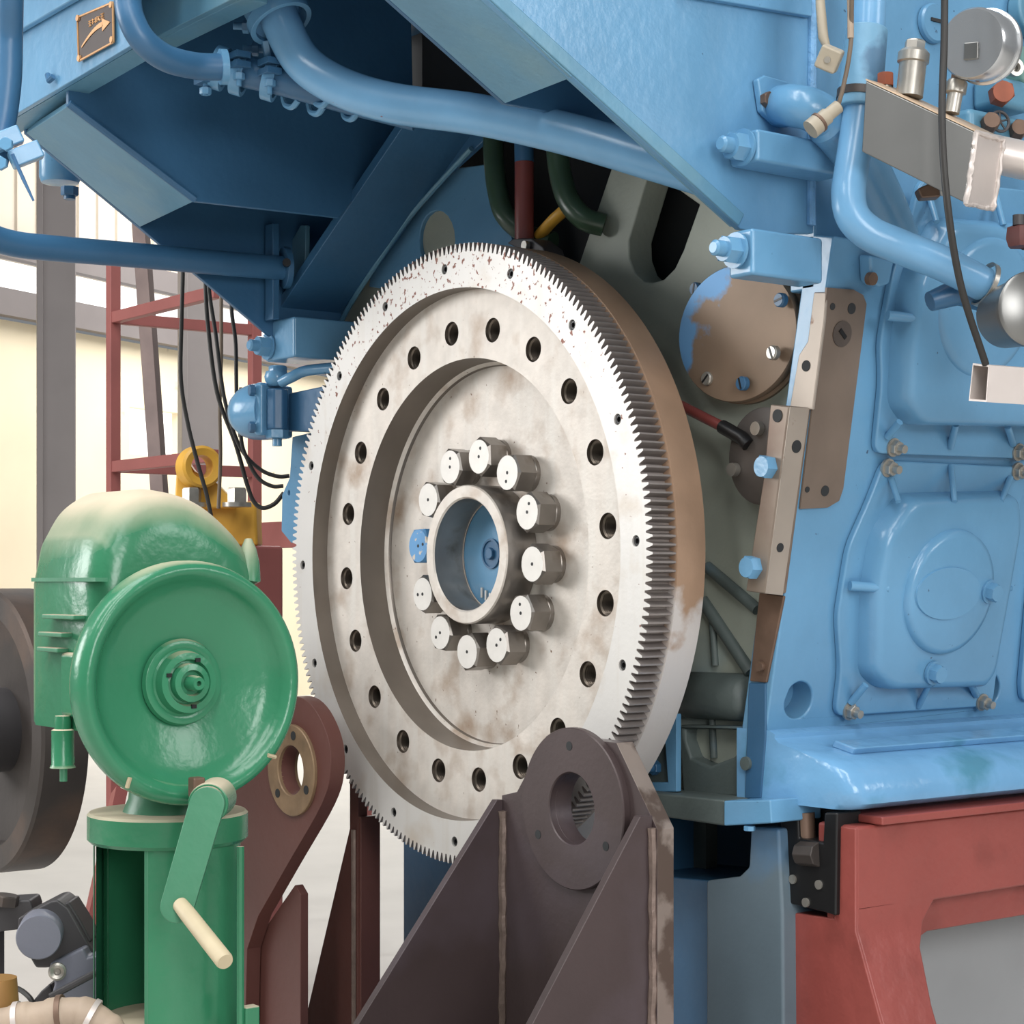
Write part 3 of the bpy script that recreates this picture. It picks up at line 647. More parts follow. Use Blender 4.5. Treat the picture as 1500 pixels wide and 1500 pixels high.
# saddle clamps with studs under the deck, on a dark rail pipe
rl = thing('under_deck_pipe', 'dark blue pipe under the deck held by saddle clamps with hanging studs', 'pipe', at(450, 120, Y=-.3))
b = MB(); b.tube([at(328, 98, Y=-.46), at(420, 118, Y=-.38), at(520, 146, Y=-.28), at(610, 168, Y=-.19)], .03, 20); b.build('pipe_run', 'deep', rl)
dr = (at(520, 148, Y=-.28)-at(420, 118, Y=-.38)).normalized()
for x, y, yy in ((322, 100, -.475), (352, 108, -.44), (398, 116, -.40)):
    c = at(x, y, Y=yy)
    b = MB(); b.lathe([(.032, -.011), (.041, -.011), (.041, .011), (.032, .011)], frame(c, dr), 32, close=True); cl_ = b.build('saddle_clamp', 'blue', rl, bevel=.001)
for x, y0, y1, yy in ((350, 85, 126, -.46), (395, 92, 138, -.42), (301, 116, 140, -.50)):
    p, q = at(x, y0, Y=yy), at(x, y1, Y=yy)
    b = MB(); b.box((p+q)/2+V((0, 0, .012)), (.038, .03, .012), I4); b.box((p+q)/2+V((0, 0, .030)), (.038, .03, .012), I4); lu = b.build('clamp_lug', 'deep', rl, bevel=.001)
    b = MB(); b.tube([p, q], .005, 12); b.hexhead((p*.45+q*.55), (0, 0, -1), .011, .012); b.build('stud', 'blue', lu)
for x, y, yy in ((425, 150, -.36), (462, 160, -.33), (470, 148, -.34), (512, 168, -.28), (440, 118, -.36)):
    b = MB(); b.lathe([(.010, -.009), (.021, -.009), (.021, .009), (.010, .009)], frame(at(x, y, Y=yy), (1, -.2, 0)), 20, close=True, a0=PI*.9, a1=2.1*PI) if False else b.tube(cat_rom([at(x-10, y-8, Y=yy), at(x-6, y+4, Y=yy), at(x+4, y+6, Y=yy), at(x+12, y-4, Y=yy)], 5), .006, 8); b.build('pipe_clip', 'blue', rl)
# straight pipe at the left
lp = thing('cross_pipe', 'long dark blue pipe running level from the left edge into the bracket', 'pipe', at(200, 370, Y=-.08))
b = MB(); b.tube(cat_rom([at(-60, 315, X=-.63), at(-20, 343, X=-.64), at(20, 357, X=-.645), at(80, 364, X=-.65), at(200, 374, X=-.65), at(320, 385, X=-.65), at(418, 393, X=-.65)], 8), .0265, 24); b.build('pipe_run', 'deep', lp)
fr = frame(at(414, 392, X=-.65), (.25, 1, .05))
b = MB(); b.lathe([(0, 0), (.046, 0), (.046, .014), (0, .014)], fr, 36); lf = b.build('end_flange', 'deep', lp, bevel=.002)
b = MB(); b.cyl(at(420, 386, X=-.61), (1, -.6, .1), .009, .012, 14); b.build('plug', 'black', lf)
# vertical pipe at the left edge with its coupling and cable tie
vp = thing('drop_pipe', 'dark blue upright pipe at the left edge ending in a bolted coupling', 'pipe', at(10, 100, D=3.3))
b = MB(); b.tube(cat_rom([V((XL+.1, yb-.03, 2.6)), at(14, -60, D=3.3), at(14, 60, D=3.3), at(12, 120, D=3.3), at(4, 180, D=3.3), at(-8, 240, D=3.3)], 8), .0225, 22); b.build('pipe_run', 'deep', vp)
b = MB(); m_ = frame(at(8, 205, D=3.27), -F*.9+R*.3, U+R*-.5)
b.box((0, 0, 0), (.03, .055, .03), m_); b.box((-.035, -.02, 0), (.03, .055, .03), m_); cpg = b.build('coupling', 'blue', vp, bevel=.003)
b = MB(); b.hexhead(at(10, 212, D=3.24), -F, .012, .01); b.hexhead(at(2, 240, D=3.24), -F, .012, .01); b.build('coupling_bolt', 'blue', cpg)
b = MB(); b.tube([at(18, 226, D=3.26), at(34, 262, D=3.26), at(49, 294, D=3.26)], [.0035, .0035, .002], 6); b.build('cable_tie', 'spike', vp)
# filter cup hanging behind the bracket
fc_ = thing('filter_cup', 'blue round cup with a drain nut hanging behind the sloping bracket plate', 'filter', at(85, 255, D=4.4))
c = at(88, 268, D=4.4); b = MB(); b.lathe([(0, .14), (.047, .14), (.047, .012), (.042, 0), (0, -.004)], frame(c, U), 40); b.build('cup', 'blue', fc_, angle=50)
b = MB(); b.hexhead(at(102, 274, D=4.37), -U, .02, .02); b.cyl(at(102, 283, D=4.37), -U, .013, .014, 16); b.build('drain_nut', 'deep', fc_)
# hidden hanger so the cup is carried by the bracket's outer web
b = MB(); b.box(c+V((.05, 0, .15)), (.16, .05, .03)); b.build('hanger', 'blue', fc_)
# curved green pipes and the red one behind the wheel
for nm, lab, pts, r in (('green_pipe', 'glossy dark green pipe bending down left of the short red pipe', [at(722, 190, Y=.17), at(724, 240, Y=.16), at(730, 285, Y=.15), at(742, 318, Y=.15), at(775, 345, Y=.17), at(810, 355, Y=.19)], .0215),
                        ('green_pipe', 'glossy dark green pipe bending down right of the short red pipe', [at(815, 200, Y=.16), at(820, 250, Y=.155), at(832, 292, Y=.15), at(855, 320, Y=.16), at(885, 330, Y=.19)], .0225)):
    pipe(nm, lab, pts, 0, m='pipegreen', r=r)
rr = thing('red_pipe', 'short dark red upright pipe standing behind the top of the flywheel', 'pipe', at(768, 350, Y=.14))
b = MB(); b.tube([at(767, 195, Y=.14), at(768, 238, Y=.14)], .0195, 20); b.build('blue_end', 'deep', rr)
b = MB(); b.tube([at(768, 238, Y=.14), at(768, 352, Y=.14)], .0195, 20); b.build('pipe_run', 'redrod', rr)
b = MB(); b.prism(onY([(742, 356), (752, 349), (778, 349), (795, 362), (800, 376), (775, 372)], .12), (0, .05, 0)); fl_ = b.build('foot_lug', 'charcoal', rr, bevel=.003)
b = MB(); b.cyl(at(773, 360, Y=.118), (0, -1, 0), .009, .01, 16); b.build('bolt', 'zinc', fl_)
b = MB(); b.tube(cat_rom([at(790, 345, Y=.17), at(808, 325, Y=.16), at(822, 312, Y=.16), at(834, 300, Y=.17)], 6), .012, 14); o = b.build('bronze_elbow', 'amber'); tag(o, 'small yellowed elbow fitting between the two green pipes', 'fitting')
# right: bent blue pipe with sleeve
bp_ = thing('bent_pipe', 'bright blue pipe dropping and elbowing right in front of the pressed covers', 'pipe', at(1250, 290, D=3.05))
# straight run, elbow, straight run
q = [at(1276, -80, D=3.1), at(1266, 120, D=3.08), at(1241, 300, D=3.05), at(1258, 335, D=3.05), at(1335, 372, D=3.06), at(1448, 420, D=3.1)]
path = cat_rom([at(1277, -80, D=3.1), at(1270, 60, D=3.09), at(1262, 150, D=3.08), at(1248, 245, D=3.06), at(1243, 285, D=3.05), at(1250, 318, D=3.045), at(1276, 343, D=3.045), at(1320, 362, D=3.05), at(1385, 388, D=3.07), at(1440, 416, D=3.1)], 8)
b = MB(); b.tube(path, .0275, 28); b.build('pipe_run', 'pipeblue', bp_)
b = MB(); s0, s1 = at(1270, 42, D=3.09), at(1258, 160, D=3.08)
b.tube([s0, s0*.75+s1*.25, s1], [.033, .034, .036], 28); sl_ = b.build('rubber_sleeve', mat('scratched_blue_sleeve', (112, 160, 190), .5, 0, .1, 8, .3, 60, second=(82, 120, 150), sscale=9, slo=.5, shi=.6), bp_, bevel=.003)
b = MB(); k0, k1 = s0*.22+s1*.78, s0*.12+s1*.88; b.lathe([(.0362, 0), (.0375, 0), (.0375, (k1-k0).length), (.0362, (k1-k0).length)], frame(k0, k1-k0), 36, close=True); b.build('clamp_band', 'coupling', sl_)
b = MB(); e_ = at(1443, 417, D=3.1); ed = (at(1448, 420, D=3.1)-at(1385, 390, D=3.08))
b.lathe([(.034, -.004), (.037, -.004), (.037, .004), (.034, .004)], frame(e_, ed), 40, close=True); b.tube([at(1432, 462, D=3.09), at(1452, 452, D=3.09)], .006, 10); b.build('wire_clip', 'zinc', bp_)
b = MB(); b.tube([at(1362, 442, D=3.12), at(1400, 428, D=3.13), at(1440, 430, D=3.13)], [.016, .022, .03], 14); b.build('pipe_bracket', 'deep', bp_)
# flanged elbow behind it
fe = thing('flanged_elbow', 'blue flanged elbow pipe passing behind the bright blue bent pipe', 'pipe', at(1140, 165, X=.83))
b = MB(); b.tube(cat_rom([at(1142, 156, X=.806), at(1162, 155, X=.86), at(1195, 164, X=.89), at(1232, 196, X=.89), at(1265, 245, X=.88), at(1292, 300, X=.87), at(1312, 350, X=.86)], 8), [.034]*20+[.04]*29, 26); b.build('pipe_run', 'blue', fe)
b = MB(); fp = [(1101, 118), (1112, 112), (1140, 120), (1172, 130), (1160, 170), (1150, 188), (1128, 184), (1108, 165)]
b.prism([at(x, y, X=.802) for x, y in fp], (.014, 0, 0)); ff = b.build('flange', 'blue', fe, bevel=.004)
b = MB(); b.hexhead(at(1121, 147, X=.816), (1, 0, 0), .013, .012); b.build('hex_bolt', 'brownsteel', ff)
b = MB(); b.prism([sp(x, y, .0) for x, y in ((1256, 372), (1292, 380), (1285, 415), (1270, 420), (1258, 412))], SPN*.03); el = b.build('support_lug', 'blue', fe, bevel=.006)
b = MB(); b.cyl(sp(1273, 408, .03), SPN, .011, .01, 16); b.build('bolt', 'brownsteel', el)

rh = thing('red_hose', 'thin dark red hose running from behind the flywheel rim to the small grimy cover', 'hose', at(1040, 612, Y=.15))
b = MB(); b.tube([at(930, 572, Y=.165), at(985, 588, Y=.16), at(1064, 628, Y=.15)], .0095, 14); b.build('hose_run', 'redrod', rh)
b = MB(); b.tube([at(1058, 625, Y=.151), at(1088, 642, Y=.148), at(1096, 652, Y=.15)], .0125, 14); b.build('end_fitting', 'black', rh)
# ================================================================== MANIFOLD, GAUGE, SENSORS
mf = thing('manifold_box', 'slanting stainless steel manifold box with welded end plate and two fittings on top', 'manifold', at(1370, 210, D=3.0))
fa = [at(1268, 118, D=2.98), at(1428, 193, D=2.93), at(1413, 297, D=2.93), at(1262, 222, D=2.98)]
bv = at(1467, 204, D=3.0)-at(1428, 193, D=2.93)
b = MB(); b.hexa(fa, [v+bv for v in fa]); b.build('box_body', 'steel', mf, bevel=.002)
n1 = (fa[1]-fa[0]).normalized(); ep_ = [fa[1], fa[2], fa[2]+bv, fa[1]+bv]
b = MB(); b.hexa(ep_, [v+n1*.003 for v in ep_]); pl_ = b.build('welded_end_plate', 'steelpale', mf)
b = MB()
for i in range(4):
    p, q = ep_[i]+n1*.003, ep_[(i+1) % 4]+n1*.003; k = int((q-p).length/.006)
    b.tube([p.lerp(q, j/k)+V((random.uniform(-1, 1), random.uniform(-1, 1), random.uniform(-1, 1)))*.0012 for j in range(k+1)], [.0042+random.uniform(-.001, .001) for j in range(k+1)], 8)
b.build('weld_bead', 'steelpale', pl_)
topn = (fa[0]-fa[3]).normalized()
b = MB(); q = [fa[0], fa[1], fa[1]+bv, fa[0]+bv]; b.hexa([v+topn*.0005 for v in q], [v+topn*.003 for v in q]); b.build('top_strip', mat('tan_top_strip', (196, 172, 146), .5, .3, .1, 10), mf)
cf = at(1332, 142, D=3.0)
b = MB(); ax = (topn+R*.05).normalized()
b.lathe([(0, 0), (.021, 0), (.021, .052), (.0245, .054), (.0245, .068), (.020, .073), (0, .073)], frame(cf, ax), 32); ft = b.build('capped_fitting', 'zinc', mf, angle=40)
b = MB(); b.hexhead(cf+ax*.072, ax, .0165, .016, .4); b.build('hex_cap', 'zinc', ft)
gc = at(1394, 166, D=2.99); ax = (topn+R*.12).normalized()
b = MB(); b.lathe([(0, 0), (.012, 0), (.012, .03), (.0165, .032), (.0165, .048), (.0135, .052), (0, .052)], frame(gc, ax), 28); b.build('gauge_socket', 'zinc', mf, angle=40)
gg = thing('pressure_gauge', 'round polished steel pressure gauge seen from behind on the manifold', 'gauge', at(1400, 130, D=2.98))
gctr = at(1434, 66, D=2.95); gax = (-F*.76-R*.62+U*-.1).normalized()
rG = .054
b = MB(); b.lathe([(0, .026), (rG*.94, .026), (rG, .021), (rG, -.022), (rG*1.07, -.024), (rG*1.07, -.03), (rG*.9, -.034), (0, -.034)], frame(gctr, gax), 64); gb = b.build('case', 'chrome', gg, angle=40)
b = MB(); b.box((0, 0, .027), (.024, .026, .004), frame(gctr-U*.012-R*.0, gax, R)); b.build('blow_out_plug', 'steel', gb, bevel=.003)
b = MB(); b.hexhead(gc+ax*.05, ax, .012, .03, .2); b.build('brass_nut', 'brownsteel', gg)
b = MB(); b.tube([gc+ax*.07, gctr-U*(rG*.9)], .008, 12); b.build('stem', 'brownsteel', gg)
sp2 = at(1470, 232, D=3.02)
b = MB(); b.tube([at(1440, 222, D=3.06), at(1620, 262, D=3.05)], .030, 32); o = b.build('steel_pipe', 'steelpale'); tag(o, 'plain stainless steel pipe leaving the right side of the manifold box', 'pipe')
b = MB(); b.tube(cat_rom([at(1384, -60, D=2.86), at(1383, 60, D=2.86), at(1380, 180, D=2.85), at(1388, 300, D=2.85), at(1408, 420, D=2.88), at(1444, 534, D=2.93)], 8), .0055, 12); o = b.build('black_cable', 'cable'); tag(o, 'thin black cable hanging in front of the manifold box into the square tube', 'cable')
# open square tube
tb = thing('square_tube', 'open ended square steel tube sticking out at the right edge', 'tube', at(1460, 560, D=2.95))
b = MB(); q0 = [at(1425, 532, D=2.96), at(1449, 535, D=2.92), at(1445, 589, D=2.92), at(1419, 587, D=2.96)]; tv = (at(1540, 542, D=2.98)-at(1449, 535, D=2.92))*5
cc = sum(q0, V())/4; qi = [cc+(v-cc)*.9 for v in q0]
vs = [[b.bm.verts.new(v) for v in L_] for L_ in (q0, [v+tv for v in q0], [v+tv for v in qi], qi)]
for A, B in zip(vs, vs[1:]+vs[:1]):
    for i in range(4): j = (i+1) % 4; b.bm.faces.new((A[i], A[j], B[j], B[i]))
b.build('tube_shell', 'steelpale', tb)
b = MB(); b.hexa([v+tv*.07 for v in qi], [v+tv*.08 for v in qi]); b.build('tube_baffle', 'inner', tb)
ta = cc+tv*.93; b = MB(); b.box(V(((ta.x+.80)/2, ta.y, ta.z)), (abs(ta.x-.80), .04, .04)); b.build('wall_arm', 'steelpale', tb)
# round steel end cap at the right edge
b = MB(); c = at(1516, 452, D=3.0); b.lathe([(0, 0), (.055, 0), (.060, -.004), (.060, -.012), (.055, -.015), (.05, -.10), (0, -.10)], frame(c, -F*.9+R*.2), 48); o = b.build('end_cap', 'steel', angle=40); tag(o, 'round steel pipe end cap cut by the right edge beside the bent pipe', 'pipe cap')
kb = thing('shutoff_valve', 'dark red brown valve knob at the right edge below the steel pipe', 'valve', at(1495, 340, D=3.0))
b = MB(); b.lathe([(0, 0), (.022, 0), (.026, .012), (.024, .03), (.014, .034), (0, .034)], frame(at(1497, 362, D=3.0), U), 6); b.build('knob', mat('dark_red_knob', (92, 48, 44), .5, 0, .15, 12), kb)
b = MB(); b.cyl(at(1492, 330, D=2.99), U, .009, .016, 12); b.build('spindle', 'charcoal', kb)
b = MB(); b.tube([at(1500, 355, D=3.01), at(1545, 355, D=3.1)], .012, 12); b.build('valve_stem', 'charcoal', kb)
# sensor plugs and their leads
s1 = thing('sensor_plug', 'beige block shaped sensor plug with a ribbed boot hanging left of the sleeve', 'sensor', at(1216, 85, D=2.98))
b = MB(); m_ = frame(at(1215, 86, D=2.98), -F*.8-R*.3-U*.3, R*.9+U*-.35); b.box((0, 0, 0), (.034, .036, .03), m_); b.build('plug_body', 'plastic', s1, bevel=.004)
b = MB(); b.lathe([(.005, .015), (.005, .018), (0, .018)], m_, 14); b.build('plug_screw', 'zinc', s1)
b = MB(); b.tube([at(1211, 68, D=2.99), at(1206, 55, D=2.99), at(1202, 10, D=3.0), at(1199, -50, D=3.0)], [.006, .008, .0075, .006], 14); b.build('boot', 'plastic', s1)
s2 = thing('sensor_connector', 'tan screw connector on a thin lead in front of the elbow pipe', 'sensor', at(1200, 180, D=2.98))
b = MB(); p0_, p1_ = at(1187, 190, D=2.97), at(1228, 156, D=2.98); dd = (p1_-p0_).normalized(); L_ = (p1_-p0_).length
b.lathe([(0, 0), (.0155, 0), (.0155, .018), (.013, .019), (.013, .036), (.0105, .037), (.0105, L_), (0, L_)], frame(p0_, dd), 24); b.build('connector_body', 'plastic', s2, angle=40)
b = MB(); b.lathe([(.0157, .016), (.0165, .017), (.0165, .021), (.0135, .022)], frame(p0_, dd), 24); b.build('lock_ring', 'brownsteel', s2)
b = MB(); b.tube(cat_rom([at(1227, 157, D=2.98), at(1235, 128, D=2.975), at(1244, 82, D=2.97), at(1247, 40, D=2.97), at(1244, -50, D=2.97), at(1215, -150, X=.802)], 8), .0035, 10); b.build('lead', 'cablegrey', s2)
b = MB(); b.tube([at(1246, 56, D=2.97), at(1246, 20, D=2.97), at(1244, -50, D=2.97)], .005, 10); b.build('braided_sleeve', 'hose', s2)
# fittings on the upper side wall
uw = .792
b = MB(); c = at(1364, 35, X=uw); b.lathe([(0, .012), (.032, .012), (.035, .008), (.035, 0), (0, 0)], frame(c, (1, 0, 0)), 40); po = b.build('core_plug', 'blue', eng); b = MB(); b.box(c+V((.013, 0, .003)), (.004, .03, .006)); b.build('slot', 'inner', po)
vt = thing('valve_block', 'blue valve block with rusty plug and small wheel near the top right corner', 'valve', at(1470, 170, X=uw+.05))
for (x, y, w, h) in ((1468, 142, .075, .055), (1440, 190, .11, .05)):
    b = MB(); b.box(at(x, y, X=uw+.03), (.06, w*1.3, h)); b.build('block', 'teal', vt, bevel=.012, seg=3)
b = MB(); b.hexhead(at(1464, 140, X=uw+.06), (.8, -.6, 0), .022, .03, .2); b.build('rusty_plug', 'rusty', vt)
for x, y in ((1447, 186), (1488, 196)):
    b = MB(); b.hexhead(at(x, y, X=uw+.06), (.8, -.6, .2), .017, .03, .3); b.build('union_nut', 'brownsteel', vt)
hw = frame(at(1465, 178, X=uw+.075), (1, -.3, .1))
b = MB(); b.tube([hw @ V((.018*math.cos(k*PI/12), .018*math.sin(k*PI/12), 0)) for k in range(25)], .0028, 8)
for k in range(5): b.tube([hw @ V((0, 0, 0)), hw @ V((.018*math.cos(k*PI*.4), .018*math.sin(k*PI*.4), 0))], .0018, 6)
b.build('hand_wheel', 'charcoal', vt)
b = MB(); b.tube([at(1462, 178, X=uw+.04), at(1465, 178, X=uw+.078)], .004, 8); b.build('spindle', 'charcoal', vt)
gv = thing('relief_fitting', 'dull green fitting with bored screw behind the pressure gauge', 'fitting', at(1490, 100, X=uw))
b = MB(); b.box(at(1502, 104, X=uw+.03), (.06, .09, .07)); b.build('body', mat('dull_green_fitting', (90, 128, 122), .5, 0, .1, 8), gv, bevel=.01, seg=3)
b = MB(); b.lathe([(.007, .004), (.009, .010), (.016, .010), (.016, 0), (0, 0)], frame(at(1484, 100, X=uw+.06), (1, -.3, 0)), 24); b.build('bored_screw', 'zinc', gv)
b = MB(); b.cyl(at(1497, 20, X=uw), (1, 0, 0), .045, .03, 36); b.build('boss', 'teal', eng, bevel=.006)
rf = thing('hex_plug', 'rusty hexagon plug at the top left corner of the manifold box', 'plug', at(1298, 112, D=3.03))
b = MB(); b.hexhead(at(1297, 126, D=3.03), U, .014, .02, .2); b.build('head', 'rusty', rf); b = MB(); b.cyl(at(1297, 132, D=3.03), U, .01, .012, 16); b.build('collar', 'zinc', rf)
b = MB(); b.prism([at(x, y, D=3.03) for x, y in ((1344, 276), (1376, 262), (1378, 288), (1350, 290))], F*.03); b.build('manifold_foot', 'brownsteel', mf, bevel=.003)
# ================================================================== GREEN HAND-WHEEL PRESS
XW = at(276, 1000, D=2.95).x; WC = at(276, 1000, D=2.95)
gm = thing('hand_pump', 'green cast machine with a big dished round face on a slotted pedestal with crank', 'machine', (WC.x-.1, WC.y, 0))
RW = .187
fr = frame(WC, (1, 0, 0), (0, 1, 0)); frh = frame(WC-V((.011, 0, 0)), (1, 0, 0), (0, 1, 0))
b = MB(); b.lathe([(0, -.012), (.05, -.030), (.075, -.027), (RW*.70, -.009), (RW*.79, -.003), (RW*.835, .010), (RW*.88, .022), (RW*.93, .026), (RW*.975, .020), (RW*1.0, .004), (RW*1.0, -.014), (RW*.97, -.030), (RW*.90, -.042), (RW*.5, -.055), (0, -.055)], fr, 96)
wh = b.build('dished_wheel', 'greenwheel', gm, angle=75)
b = MB(); b.lathe([(.067, -.011), (.064, -.004), (.058, -.002), (.052, -.004), (.049, -.002), (.046, .014), (.036, .015), (.033, .008), (.030, .009), (.029, .024), (.020, .026), (.018, .018), (.012, .018), (.0115, .04), (.0095, .046), (.004, .046), (.004, .036), (0, .036)], frh, 56)
hubw = b.build('wheel_hub', 'greenwheel', wh, angle=40)
for a in (1.2, 2.8, 4.9):
    b = MB(); b.box((.037*math.cos(a), .037*math.sin(a), .0155), (.008, .006, .004), frh); b.build('hub_slot', 'black', wh)
for a, r0 in ((-.75, .17), (-2.25, .175)):
    b = MB(); b.tube([fr @ V((r0*math.cos(a), r0*math.sin(a), .026)), fr @ V(((r0+.014)*math.cos(a+.04), (r0+.014)*math.sin(a+.04), .022))], .0035, 6); b.build('paint_chip', 'handle', wh)
# gear housing with barrel top, seen from its front and left flank
xh = WC.x-.055
def hp_(px, py): return at(px, py, X=xh)
arch = [(140, 1075), (140, 850), (152, 790), (176, 748), (205, 724), (233, 714), (270, 718), (310, 734), (345, 762), (370, 792), (386, 832), (392, 870), (392, 1075)]
apts = cat_rom([hp_(x, y) for x, y in arch[2:-1]], 5)
prof_ = [hp_(140, 1075), hp_(140, 850)]+apts+[hp_(392, 1075)]; pc_ = hp_(266, 960)
b = MB(); rows = [[b.bm.verts.new(pc_+(p-pc_)*k+V((dx, 0, 0))) for p in prof_] for dx, k in ((-.004, .70), (-.006, .78), (-.014, .88), (-.028, .95), (-.048, .985), (-.08, 1), (-.225, 1), (-.25, .95))]
for A, B in zip(rows, rows[1:]):
    for i in range(len(A)): j = (i+1) % len(A); b.bm.faces.new((A[i], A[j], B[j], B[i]))
b.bm.faces.new(rows[0]); b.bm.faces.new(rows[-1][::-1]); b.build('gear_housing', 'green', gm, angle=50)
b = MB(); l0 = hp_(138, 852); b.prism([l0+V((.004, 0, 0)), l0+V((-.238, 0, 0)), l0+V((-.238, 0, .006)), l0+V((.004, 0, .006))], (0, .02, 0)); b.build('joint_line', 'greendull', gm)
for x, y0, y1 in ((166, 785, 846), (364, 790, 848)):
    b = MB(); p, q = at(x, y0, X=xh-.045), at(x, y1, X=xh-.030); b.tube([p, p*.75+q*.25, p*.4+q*.6, q, q-V((.012, 0, .004))], [.006, .013, .018, .020, .012], 16); b.build('corner_rib', 'green', gm)
fl0 = hp_(136, 905)
for dz, dx in ((0, 0), (-.028, .03), (-.052, .04)):
    b = MB(); b.box(fl0+V((-.10-dx, -.004, dz)), (.12-dx, .02, .007)); b.build('flank_rib', 'greendull', gm, bevel=.002)
np_ = at(92, 1060, D=2.98)
b = MB(); b.lathe([(0, .0), (.012, 0), (.013, -.008), (.013, -.02), (.0175, -.022), (.0175, -.075), (.02, -.08), (0, -.08)][::-1], frame(np_+V((0, 0, .012)), U), 24); nz = b.build('drain_boss', 'green', gm, angle=40)
b = MB(); b.hexhead(at(93, 1108, D=2.98), -U, .017, .012); b.cyl(at(93, 1116, D=2.98), -U, .006, .03, 12); b.build('drain_screw', 'greendull', nz)
b = MB(); b.box(np_+V((.0, .05, .06)), (.05, .09, .10)); b.build('housing_skirt', 'green', gm, bevel=.008)
# neck, flange and slotted pedestal
PC = at(246, 1180, D=2.98); PC = V((WC.x-.085, PC.y, 0))
PC = at(246, 1200, D=3.06)
zt = PC.z+.014; rf_ = .126
frz = frame((PC.x, PC.y, 0), U, R)
b = MB(); b.lathe([(0, zt-.01), (.075, zt-.01), (.062, zt+.02), (.056, zt+.09), (0, zt+.09)], frz, 40); b.build('neck', 'greendull', gm, angle=40)
b = MB(); b.lathe([(0, zt), (rf_-.004, zt), (rf_, zt-.004), (rf_, zt-.042), (rf_-.006, zt-.048), (0, zt-.048)], frz, 72); b.build('top_flange', 'green', gm, angle=40)
rp = .114; a_lo, a_hi = -math.radians(98)-.0, math.radians(198)
# R is angle 0, the viewer's side is -90 degrees
def shell(a0, a1, z0, z1, r0=rp, r1=rp-.012): return MB().lathe([(r0, z0), (r0, z1), (r1, z1), (r1, z0)], frz, 64, close=True, a0=a0, a1=a1)
b = shell(-math.radians(97), math.radians(180), 0, zt-.045); b.build('pedestal_shell', 'green', gm, angle=40)
b = shell(-math.radians(180), -math.radians(160), 0, zt-.045, rp+.002, rp-.02); b.build('slot_edge', 'greendull', gm)
b = MB(); b.prism([frz @ V((rp*math.cos(a), rp*math.sin(a), 0)) for a in (-math.radians(98), -math.radians(95))]+[frz @ V(((rp-.03)*math.cos(a), (rp-.03)*math.sin(a), 0)) for a in (-math.radians(95), -math.radians(98))], (0, 0, zt-.045)); b.build('slot_edge', 'greendull', gm)
b = MB(); b.lathe([(0, .56), (.035, .56), (.035, .735), (.033, .738), (0, .738)], frame(frz @ V((.005, -.03, 0)), U), 32); b.build('plunger', 'greendull', gm)
b = MB(); b.lathe([(0, .0), (.10, 0), (.10, .66), (0, .66)], frz, 40); b.build('slot_floor', 'greendull', gm)
b = MB(); b.cyl(frz @ V((.03, .05, .70)), U, .018, .19, 20); b.build('guide_rod', 'greendull', gm)
b = MB(); b.lathe([(0, 0), (.15, 0), (.15, .03), (0, .03)], frz, 48); b.build('base_plate', 'green', gm, bevel=.004)
b = MB(); b.box(at(366, 1492, D=2.96), (.02, .025, .04)); b.build('lug', 'green', gm, bevel=.003)
b = MB(); b.tube([at(352, 1240, D=2.95)-V((0, 0, .0)), at(352, 1240, D=2.95)-V((0, 0, .9))], .006, 8); b.build('edge_bead', 'green', gm)
# crank
cr0, cr1 = at(303, 1178, D=2.84), at(259, 1328, D=2.82); cu = (cr1-cr0).normalized()
cs = cu.cross(F).normalized()
b = MB(); w = .026; out_ = []
for k in range(13): a = k*PI/12; out_.append(cr0+cs*w*math.cos(a)-cu*w*math.sin(a))
for k in range(13): a = PI+k*PI/12; out_.append(cr1+cs*w*.95*math.cos(a)-cu*w*.95*math.sin(a))
b.prism(out_, F*.012); ck = b.build('crank_arm', 'greendull', gm, bevel=.002)
b = MB(); b.cyl(cr0+F*.011, F, .030, .09, 32); b.build('crank_boss', 'green', ck, bevel=.003)
b = MB(); b.box(cr0+U*.022-R*.02+F*.03, (.02, .02, .03)); b.build('set_screw', 'brownsteel', ck, bevel=.003)
hr = at(268, 1330, D=2.815); he = at(330, 1409, D=2.70)
b = MB(); hd = (he-hr).normalized(); hl_ = (he-hr).length; b.lathe([(0, -.01), (.0115, -.01), (.0125, .02), (.0130, hl_-.004), (.0115, hl_), (0, hl_)], frame(hr, hd), 28); b.build('crank_handle', 'handle', ck, angle=40)
# ================================================================== COUPLING WHEEL, VALVE, HOSE
cw = thing('coupling_wheel', 'big dark iron coupling wheel cut off by the left edge', 'coupling', at(-25, 1270, D=4.1))
c = at(-22, 1070, D=4.1); rC = .302
b = MB(); b.lathe([(0, -.045), (.12, -.045), (.17, -.035), (.235, -.03), (.25, 0), (rC-.006, 0), (rC, -.006), (rC, -.10), (rC-.02, -.104), (0, -.104)], frame(c, (0, -1, 0)), 96); b.build('wheel', 'coupling', cw, angle=40)
b = MB()
for k in range(8):
    a = k*PI/4+.2; b.lathe([(0, .004), (.018, .004), (.018, -.01), (0, -.01)], frame(c+V((.275*math.cos(a), 0, .275*math.sin(a))), (0, -1, 0)), 16)
b.bm.clear(); b.cyl(c+V((0, .05, 0)), (0, -1, 0), .09, .12, 40); b.build('hub', 'charcoal', cw, bevel=.004)
b = MB(); b.cyl(c, (0, -1, 0), .05, .62, 32); b.build('shaft', 'charcoal', cw)
b = MB(); b.box((c.x, c.y-.52, c.z/2+.06), (.16, .14, c.z+.12)); b.build('bearing_stand', 'charcoal', cw, bevel=.01)
